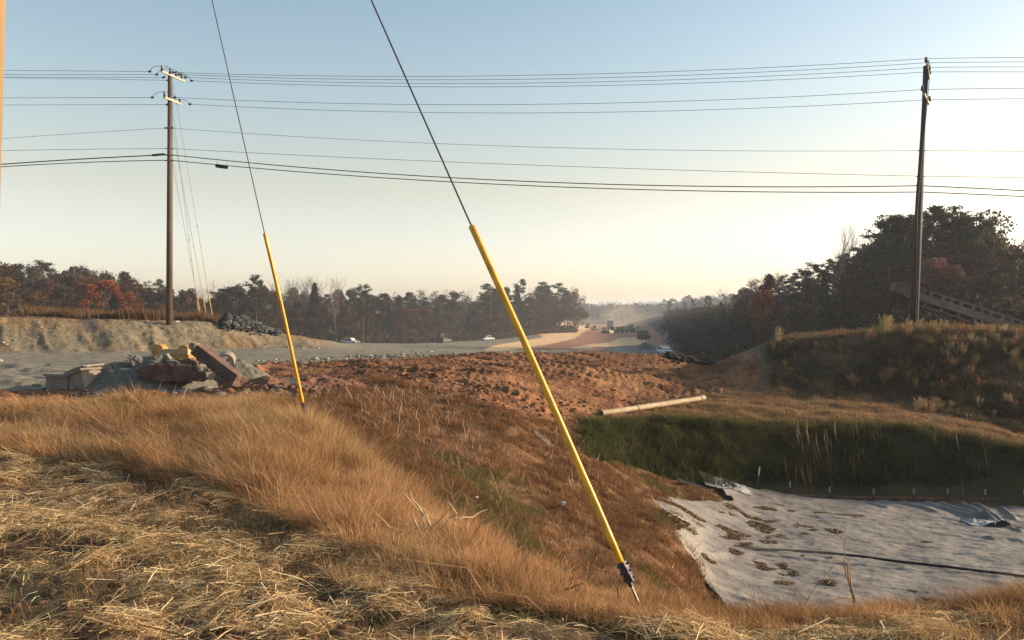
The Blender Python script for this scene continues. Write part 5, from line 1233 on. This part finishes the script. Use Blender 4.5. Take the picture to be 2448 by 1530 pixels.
def left_woods():
    u = -60
    while u < 1392:
        Yc = np.interp(u, *LY); vt = np.interp(u, *LT)
        # back row forms the skyline, middle and front rows step down
        k = random.choices(['dec','sparse','bare','pine'], [5,2.2,1.6,.9])[0]
        plant_tree(k, u+random.uniform(-8,8), Yc+random.uniform(22,40), vt+random.uniform(-10,4)-(8 if k == 'bare' else 0), llab(k, u), 'trees of the left woods')
        u += random.uniform(19, 27)
    u = -60
    while u < 1385:
        Yc = np.interp(u, *LY); vt = np.interp(u, *LT); k = random.choices(['dec','sparse','pine','cedar'], [7,1,1.0,.5])[0]
        plant_tree(k, u, Yc+random.uniform(8,20), vt+random.uniform(4,24), llab(k, u), 'trees of the left woods')
        u += random.uniform(23, 33)
    u = -60
    while u < 1345:
        Yc = np.interp(u, *LY); vt = np.interp(u, *LT); k = random.choices(['dec','cedar','sparse'], [7,1.1,1.5])[0]
        plant_tree(k, u, Yc+random.uniform(-4,5), vt+random.uniform(32,62), llab(k, u), 'trees of the left woods', wide=1.1)
        u += random.uniform(22, 32)
    S = plant_tree
    S('dec', 18, 150, 652, 'broad olive-yellow tree at the left edge of the picture', col=(.20,.14,.05), wide=1.15)
    S('dec', -60, 150, 668, 'second olive-yellow tree, just outside the left edge', col=(.19,.13,.05), wide=1.1)
    S('dec', 245, 160, 660, 'bright rust-orange tree left of the left pole', col=(.30,.105,.035), wide=1.0)
    S('dec', 300, 165, 690, 'small rust tree right of the bright rust-orange one', col=(.26,.10,.035), wide=.7)
    S('cedar', 272, 150, 704, 'round dark evergreen in front of the rust-orange tree', wide=1.3)
    S('pine', 614, 215, 662, 'dark pine behind the thinner yellow guard')
    S('pine', 560, 215, 690, 'broad dark evergreen behind the rock pile', wide=1.6); S('pine', 520, 215, 692, 'dark evergreen right of the thin guy wires', wide=1.4)
    S('cedar', 752, 255, 676, 'tall dark spire-shaped evergreen right of the thinner guard', wide=1.15)
    S('pine', 868, 270, 684, 'small dark pine poking above the oaks in the left woods')
    for i, (uu, vv, t) in enumerate([(672,646,'first'),(700,655,'second'),(733,650,'third'),(758,655,'fourth'),(805,652,'fifth and tallest')]): S('bare', uu, 262, vv, f'{t} bare tree of the row above the woods right of the thinner guard', wide=.8)
    for i, (uu, vv, t) in enumerate([(90,620,'left'),(180,630,'middle'),(228,634,'right')]): S('bare', uu, 205, vv, f'{t} tree of the three bare crowns above the far left woods', wide=1.3)
    S('bare', 515, 232, 662, 'wide bare crown above the woods right of the thin guy wires', wide=1.5)
    S('sparse', 1372, 440, 680, 'thin ragged tree closing the right end of the left woods', wide=1.1)
    S('pine', 1335, 440, 678, 'dark pine near the right end of the left woods', wide=1.4); S('pine', 1305, 440, 676, 'dark pine second from the right end of the left woods', wide=1.4)
    S('pine', 1175, 365, 682, 'dark green tree behind the near guy wire', wide=1.3)
left_woods()
RT = ([1600,1650,1700,1760,1800,1832,1870,1900,1950,1990,2040,2080,2120,2200,2300,2370,2420,2480,2860], [722,706,704,690,662,652,664,640,628,606,602,556,526,504,514,500,550,600,560])
RY = ([1600,1650,1700,1760,1800,1900,2000,2100,2300,2448,2860], [520,400,300,225,200,170,145,125,112,108,108])
zonesR = [(1500,1720,'at the hazy far end'),(1720,1850,'round the orange tree'),(1850,2040,'left of the tall pines'),(2040,2210,'behind the right pole'),(2210,2460,'above the conveyor'),(2460,3000,'beyond the right edge')]
def rlab(kind, u):
    for a, b, t in zonesR:
        if a <= u < b: return f'{kindn[kind]} in the right woods {t}'
def right_woods():
    def row(dy, dv, wts, step, umax=2600, wide=1.0):
        u = 1600
        while u < umax:
            Yc = np.interp(u, *RY); vt = np.interp(u, *RT); k = random.choices(['pine','dec','cedar','sparse','bare'], wts)[0]
            plant_tree(k, u, Yc*dy[0]+random.uniform(0, dy[1]), vt+random.uniform(*dv), rlab(k, u), 'trees of the right woods', wide=wide, col={'dec': random.choice([(.07,.04,.032),(.055,.045,.034),(.065,.038,.03)]), 'pine': (.033,.045,.03), 'cedar': (.025,.036,.024)}.get(k))
            u += random.uniform(*step)*(.95+max(0, u-1800)/560)
    row((1.1, 14), (-6, 22), [6,1.6,0,1.2,.9], (17, 26), wide=.95)
    row((1.0, 8), (22, 60), [3,5,1,1,0], (16, 24), wide=1.15)
    row((.92, 6), (70, 130), [1,6,2,1,0], (17, 25), wide=1.3)
    row((.84, 6), (130, 190), [0,6,2.4,1,0], (19, 28), wide=1.5)
    S = plant_tree
    S('bare', 2016, 140, 516, 'tall pale bare tree standing above the right woods', wide=.75)
    S('bare', 2058, 140, 530, 'second bare tree, right of the tall pale one', wide=.8)
    S('bare', 1795, 200, 650, 'small bare tree above the right woods near the orange tree', wide=1.0); S('bare', 1872, 175, 636, 'bare crown between the red-topped tree and the pines', wide=.9)
    S('bare', 1742, 240, 678, 'bare crown left of the orange tree on the skyline', wide=1.3)
    S('dec', 1826, 152, 684, 'bright orange-leaved tree in the right woods', col=(.30,.085,.022), wide=.62)
    S('dec', 1838, 170, 646, 'red-topped tree just above the orange one', col=(.13,.045,.03), wide=.75)
    S('dec', 2235, 100, 600, 'faded pinkish-brown tree just right of the right pole', col=(.20,.10,.08), wide=.8)
    S('sparse', 2375, 108, 492, 'tallest ragged tree near the right edge of the picture', col=(.10,.11,.06), wide=.9)
    for uu, vv, t in [(2128,524,'left of the right pole'),(2165,515,'hidden half by the right pole'),(2235,500,'right of the right pole'),(2290,508,'above the middle of the conveyor'),(2335,520,'between the two tallest crowns')]: S('pine', uu, 112, vv, f'tall dark pine on the skyline {t}', wide=1.05)
right_woods()
def undergrowth():
    # brushy thicket filling the foot of the woods: nobody could count it
    for nm, U0, U1, tabY, lab, off, hgt, cols in (('brush', -400, 1370, LY, 'low brown brush along the foot of the left woods', (-6, 16), 3.2, [(.10,.065,.045),(.08,.06,.045),(.13,.07,.045)]), ('dark_brush', 1600, 2860, RY, 'dark brush along the foot of the right woods', (-30, 12), 4.5, [(.035,.04,.028),(.06,.045,.035),(.045,.04,.03)])):
        n = 3200; u = rng.uniform(U0, U1, n); Y = np.interp(u, *tabY)+rng.uniform(*off, n)*(1 if nm == 'brush' else 1); x = (u-CU)/F*Y
        h = hgt*rng.uniform(.4, 1.1, n); k = 26; z = H(x, Y, False)
        P0 = np.stack([x, Y, z], 1)[:, None]+rng.normal(0, 1, (n, k, 3))*np.stack([h*.4, h*.4, h*.05], 1)[:, None]; P0[..., 2] += h[:, None]*rng.uniform(0, 1, (n, k))
        P0 = P0.reshape(-1, 3); s = np.repeat(.10+.0011*Y, k)*rng.uniform(.6, 1.5, n*k)
        me = leafmesh(P0, s, np.ones(len(P0)), rng, nm); c = np.repeat(np.repeat(palette(n, cols, [1]*len(cols), .3), k, 0)*rng.uniform(.6, 1.3, n*k)[:, None], 4, 0)
        a = me.color_attributes['Col']; cc = np.ones((len(c), 4), np.float32); cc[:, :3] = c; a.data.foreach_set('color', cc.ravel())
        me.materials.clear(); o = nobj(nm, me, M['grass']); tag(o, lab, 'brush', kind='stuff')
    # scrub on the shaded slope right of the far highway
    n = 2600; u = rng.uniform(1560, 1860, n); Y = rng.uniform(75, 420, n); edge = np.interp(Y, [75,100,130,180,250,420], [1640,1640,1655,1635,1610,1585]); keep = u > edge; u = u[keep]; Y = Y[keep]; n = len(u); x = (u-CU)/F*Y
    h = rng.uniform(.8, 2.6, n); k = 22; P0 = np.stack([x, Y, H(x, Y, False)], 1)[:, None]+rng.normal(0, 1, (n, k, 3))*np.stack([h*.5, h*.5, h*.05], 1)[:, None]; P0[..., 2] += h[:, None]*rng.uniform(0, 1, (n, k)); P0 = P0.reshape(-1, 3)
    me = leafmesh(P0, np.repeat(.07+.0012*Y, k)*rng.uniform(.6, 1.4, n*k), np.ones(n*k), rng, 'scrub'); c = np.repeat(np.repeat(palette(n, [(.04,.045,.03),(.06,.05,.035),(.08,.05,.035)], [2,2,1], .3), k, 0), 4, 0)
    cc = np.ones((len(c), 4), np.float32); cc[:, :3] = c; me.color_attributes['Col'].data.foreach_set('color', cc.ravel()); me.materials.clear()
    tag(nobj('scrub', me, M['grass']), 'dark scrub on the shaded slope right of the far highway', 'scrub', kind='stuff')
    # far wooded ridges
    n = 5200; u = rng.uniform(600, 2300, n); Y = np.exp(rng.uniform(math.log(1000), math.log(3600), n)); x = (u-CU)/F*Y
    z = H(x, Y, False); h = rng.uniform(11, 19, n); k = 26
    d = rng.normal(0, 1, (n, k, 3)); d /= np.linalg.norm(d, axis=2)[..., None]; P0 = np.stack([x, Y, z+h*.55], 1)[:, None]+d*np.stack([h*.42, h*.42, h*.48], 1)[:, None]; P0 = P0.reshape(-1, 3)
    me = leafmesh(P0, np.repeat(h*.17, k), np.ones(n*k), rng, 'far_woods'); c = np.repeat(np.repeat(palette(n, [(.06,.06,.04),(.09,.065,.045),(.045,.055,.035)], [1,1,1], .25), k, 0), 4, 0)
    cc = np.ones((len(c), 4), np.float32); cc[:, :3] = c; me.color_attributes['Col'].data.foreach_set('color', cc.ravel()); me.materials.clear()
    tag(nobj('far_woods', me, M['grass']), 'hazy wooded ridges closing the valley on the horizon', 'woods', kind='stuff')
undergrowth()

# ------------------------------------------------------------------ vehicles
def place(u, v, Y, name, lab, cat, rz, group=None):
    x = (u-CU)/F*Y; return empty(name, (x, Y, hz(x, Y)+.02), rz, lab, cat, group)
def wheels(root, pos, r, w):
    for x, y in pos:
        o = MB().tube([(x-w/2, y, r), (x+w/2, y, r)], r, 14).build('wheel', M['tyre'], root)
        MB().tube([(x-w/2-.02, y, r), (x+w/2+.02, y, r)], r*.5, 10).build('rim', M['post'], o)
def pickup(u, v, Y, rz, lab):
    r = place(u, v, Y, 'pickup_truck', lab, 'pickup truck', rz)      # local: length along y, front at -y
    b = MB(); b.prism([(-2.7,.45),(-2.72,.95),(-1.3,1.12),(2.75,1.12),(2.75,.5)], 1.95, 'x'); b.build('body', M['white'], r, bevel=.05)
    MB().prism([(-1.35,1.12),(-.65,1.85),(1.0,1.88),(1.25,1.12)], 1.75, 'x').build('cab', M['white'], r, bevel=.05)
    MB().prism([(-1.22,1.2),(-.66,1.75),(-.62,1.75),(-1.12,1.2)], 1.6, 'x', c=(0,-.06,0)).build('windscreen', M['glass'], r)
    MB().prism([(-.95,1.2),(-.5,1.74),(.9,1.76),(1.05,1.2)], 1.79, 'x').build('window', M['glass'], r)
    MB().box((0,2.0,1.13), (1.5,1.35,.06)).build('bed', M['black'], r)
    MB().box((0,-2.72,.78), (1.2,.08,.3)).build('grille', M['black'], r); MB().box((0,-2.76,.5), (1.9,.14,.2)).build('bumper', M['black'], r)
    for s in (-1, 1): MB().box((s*.8,-2.73,.85), (.28,.06,.18)).build('headlight', M['plastic'], r)
    wheels(r, [(-.85,-1.75),(.85,-1.75),(-.85,1.8),(.85,1.8)], .4, .28)
pickup(1589, 850, 178, .12, 'white pickup facing the camera at the foot of the right slope')
pickup(838, 820, 250, 1.15, 'white pickup parked at the left, before the woods')
pickup(1166, 815, 330, -.9, 'white pickup parked farther right, at the left end of the tan lane')
def dumper(u, v, Y, rz, lab, raised=False, paint='dgreen', bedc=None):
    r = place(u, v, Y, 'dump_truck', lab, 'dump truck', rz); p = M[paint]; bc = M[bedc or paint]
    MB().prism([(-4.6,1.0),(-4.7,1.9),(-3.2,2.3),(-3.0,1.0)], 2.4, 'x').build('bonnet', p, r, bevel=.06)
    c = MB().prism([(-3.3,1.2),(-3.1,3.3),(-1.7,3.4),(-1.7,1.2)], 2.0, 'x').build('cab', p, r, bevel=.06)
    MB().prism([(-3.28,2.2),(-3.14,3.1),(-3.1,3.1),(-3.2,2.2)], 1.8, 'x', c=(0,-.06,0)).build('windscreen', M['glass'], c)
    MB().box((0,.6,1.1), (1.2,8.5,.5)).build('chassis', M['black'], r)
    b = MB().prism([(-1.4,1.5),(-1.6,3.0),(4.6,2.9),(4.9,2.1),(3.6,1.4)], 3.0, 'x').build('bed', bc, r, bevel=.06)
    if raised: th = math.radians(-56); b.rotation_euler = (th, 0, 0); pv = Vector((0, 4.3, 1.5)); b.location = pv-Matrix.Rotation(th, 3, 'X') @ pv
    wheels(r, [(-1.25,-3.5),(1.25,-3.5),(-1.25,1.6),(1.25,1.6),(-1.25,3.4),(1.25,3.4)], .85, .6)
def dozer(u, v, Y, rz, lab, paint='dtan'):
    r = place(u, v, Y, 'bulldozer', lab, 'bulldozer', rz)
    for s in (-1, 1): MB().prism([(-2.2,.3),(-1.8,0),(1.6,0),(2.1,.4),(1.7,1.1),(-1.7,1.0)], .6, 'x', c=(s*1.1,0,0)).build('track', M['tyre'], r)
    MB().prism([(-2.1,.9),(-2.1,1.9),(.2,2.0),(1.9,1.8),(1.9,.9)], 1.5, 'x').build('body', M[paint], r, bevel=.05)
    c = MB().prism([(-.1,1.9),(0,3.2),(1.5,3.2),(1.6,1.9)], 1.6, 'x').build('cab', M[paint], r, bevel=.05); MB().prism([(-.12,2.1),(-.05,3.0),(0,3.0),(0,2.1)], 1.3, 'x').build('windscreen', M['glass'], c)
    MB().prism([(-3.1,.1),(-3.25,.7),(-3.05,1.4),(-2.9,1.4),(-3.0,.7),(-2.9,.1)], 3.6, 'x').build('blade', M[paint], r)
    for s in (-1, 1): MB().box((s*1.5,-2.0,.6), (.15,2.0,.2)).build('push_arm', M[paint], r)
def roller(u, v, Y, rz, lab, paint='dtan'):
    r = place(u, v, Y, 'roller', lab, 'soil roller', rz)
    MB().tube([(-1.05,-1.9,.75),(1.05,-1.9,.75)], .75, 22).build('drum', M['post'], r)
    MB().box((0,-1.9,.85), (2.5,.5,.3)).box((0,-.6,1.0), (.6,2.0,.4)).build('yoke', M[paint], r)
    MB().prism([(.0,.8),(.0,1.7),(2.6,1.9),(2.6,.8)], 1.7, 'x').build('body', M[paint], r, bevel=.05)
    c = MB().prism([(-.4,1.6),(-.3,2.95),(.9,2.95),(1.0,1.6)], 1.5, 'x').build('cab', M[paint], r, bevel=.04); MB().prism([(-.45,1.8),(-.38,2.8),(-.3,2.8),(-.3,1.8)], 1.3, 'x').build('windscreen', M['glass'], c)
    wheels(r, [(-.95,1.5),(.95,1.5)], .72, .5)
dozer(1406, 783, 540, .5, 'reddish bulldozer, leftmost of the far machines', 'dorange')
roller(1421, 789, 480, .2, 'tan soil roller, second from the left among the far machines')
dumper(1461, 797, 415, .08, 'dark dump truck with its pale bed tipped up high', True, 'dgreen', 'white')
dozer(1449, 797, 408, .9, 'small dusty bulldozer beside the tipping truck')
dumper(1486, 794, 425, .25, 'dark dump truck just right of the tipping truck', False, 'dgreen')
dumper(1508, 788, 500, 0.1, 'tall dusty truck farthest back in the haze', False, 'dtan')
dozer(1513, 793, 440, 1.4, 'broad dull green crawler seen side on near the haze', 'dgreen')
roller(1525, 794, 430, -.3, 'pale soil roller behind the nearest dark truck', 'dtan')
dumper(1538, 812, 300, .04, 'nearest dark green dump truck beside the tan pad', False, 'dgreen')
dozer(1057, 818, 300, .7, 'small dark bulldozer far off between the two left pickups', 'dgreen')
# gravel heap and small things beside the far road
def far_heap(u0, u1, Y, hh, mat, lab):
    x0 = (u0-CU)/F*Y; x1 = (u1-CU)/F*Y; cx = (x0+x1)/2; rx = (x1-x0)/2; nx = 30; vs = []; fs = []; z0 = hz(cx, Y, False)
    A_, B_ = np.meshgrid(np.linspace(-1, 1, nx), np.linspace(-1, 1, nx), indexing='ij'); X_ = (cx+A_*rx).ravel(); Y_ = (Y+B_*rx).ravel(); f_ = np.maximum(0, 1-np.hypot(A_, B_).ravel())
    vs = [tuple(q) for q in np.stack([X_-cx, Y_-Y, H(X_, Y_, False)-z0-.1+hh*np.minimum(1, f_*1.8)*(.8+.4*fbm(X_*.3, Y_*.3, 400))], 1)]
    for i in range(nx-1):
        for j in range(nx-1): fs.append((i*nx+j, (i+1)*nx+j, (i+1)*nx+j+1, i*nx+j+1))
    tag(MB().add(vs, fs).build('gravel_heap', mat, smooth=True, loc=(cx, Y, z0)), lab, 'gravel heap')
far_heap(1522, 1572, 215, 1.7, M['gravelpile'], 'dark grey gravel stockpile beside the far highway, left of the facing pickup')

# ------------------------------------------------------------------ dust and haze
def vol_mat(name, col, dens, aniso=.3):
    m, nt, out = newmat(name); p = N(nt, 'ShaderNodeVolumePrincipled'); p.inputs['Color'].default_value = (*col, 1); p.inputs['Density'].default_value = dens; p.inputs['Anisotropy'].default_value = aniso
    nt.links.new(p.outputs['Volume'], out.inputs['Volume']); return m
def dust():
    import bmesh
    bm = bmesh.new()
    for u, v, Y, rx, ry, rz_ in [(1485,768,560,17,26,8),(1505,764,620,15,26,10),(1430,772,560,14,20,4.5),(1540,776,600,18,24,6),(1475,750,660,14,22,9)]:
        c = P(u, v, Y); c.z = max(c.z, hz(c.x, c.y, False)+rz_*.6)
        m = Matrix.Translation(c) @ Matrix.Diagonal((rx, ry, rz_, 1)); bmesh.ops.create_icosphere(bm, subdivisions=3, radius=1, matrix=m)
    me = bpy.data.meshes.new('dust'); bm.to_mesh(me); bm.free()
    o = nobj('dust', me, vol_mat('dust_volume', (.85,.72,.55), .0028, .2)); tag(o, 'pale dust hanging over the far machines', 'dust', kind='stuff')
dust()
def haze():
    z0, z1 = -42.0, 36.0; s = 4600.0
    b = MB().box((0, 0, (z0+z1)/2), (2*s, 2*s, z1-z0)); o = b.build('haze', vol_mat('haze_volume', (.78,.87,1.0), .00028, .25)); tag(o, 'thin bluish haze over the whole valley', 'haze', kind='stuff')
haze()

# ------------------------------------------------------------------ light, sky, camera
AZ = math.radians(77); EL = math.radians(14)
sv = Vector((math.sin(AZ)*math.cos(EL), math.cos(AZ)*math.cos(EL), math.sin(EL)))
sun = bpy.data.lights.new('sun', 'SUN'); sun.energy = 4.8; sun.angle = math.radians(.6); sun.color = (1.0, .78, .54)
so = bpy.data.objects.new('sun', sun); C.objects.link(so); so.rotation_euler = (-sv).to_track_quat('-Z', 'Y').to_euler()
w = bpy.data.worlds.new('World'); scene.world = w; w.use_nodes = True; nt = w.node_tree; nt.nodes.clear()
sky = nt.nodes.new('ShaderNodeTexSky'); sky.sky_type = 'NISHITA'; sky.sun_disc = False; sky.sun_elevation = EL; sky.sun_rotation = AZ
sky.air_density = 1.0; sky.dust_density = 1.5; sky.ozone_density = 1.0; sky.altitude = 200
bg = nt.nodes.new('ShaderNodeBackground'); bg.inputs['Strength'].default_value = .15
wo = nt.nodes.new('ShaderNodeOutputWorld'); 
tcw = nt.nodes.new('ShaderNodeTexCoord'); sxw = nt.nodes.new('ShaderNodeSeparateXYZ'); nt.links.new(tcw.outputs['Generated'], sxw.inputs[0])
rw_ = nt.nodes.new('ShaderNodeValToRGB'); er = rw_.color_ramp.elements
while len(er) < 5: er.new(.5)
for e_, (p_, c_) in zip(er, [(0.0,(.86,.80,.92)),(.035,(.86,.80,.92)),(.14,(.92,.70,.56)),(.25,(.88,.78,.66)),(.36,(.80,.78,.70))]): e_.position = p_; e_.color = (*c_, 1)
nt.links.new(sxw.outputs[2], rw_.inputs['Fac'])
mw = nt.nodes.new('ShaderNodeMix'); mw.data_type = 'RGBA'; mw.blend_type = 'MULTIPLY'; mw.inputs[0].default_value = 1; nt.links.new(sky.outputs[0], mw.inputs[6]); nt.links.new(rw_.outputs[0], mw.inputs[7])
nt.links.new(mw.outputs[2], bg.inputs[0]); nt.links.new(bg.outputs[0], wo.inputs[0])
cam = bpy.data.cameras.new('camera'); co = bpy.data.objects.new('camera', cam); C.objects.link(co); scene.camera = co
co.location = (0, 0, CAMZ); co.rotation_euler = (math.pi/2, 0, 0); cam.sensor_width = 36; cam.lens = 36*F/2448; cam.shift_y = -(765-HV)/2448
cam.clip_start = .05; cam.clip_end = 12000
vs = scene.view_settings; scene.display_settings.display_device = 'sRGB'; vs.view_transform = 'Standard'; vs.look = 'None'; vs.gamma = 1; vs.exposure = 1.1
scene.render.engine = 'CYCLES'; scene.cycles.max_bounces = 6; scene.cycles.volume_bounces = 1; scene.cycles.transparent_max_bounces = 8

#print('KINDS', collections.Counter(o.get('category') or o.get('kind') for o in scene.objects if o.parent is None))
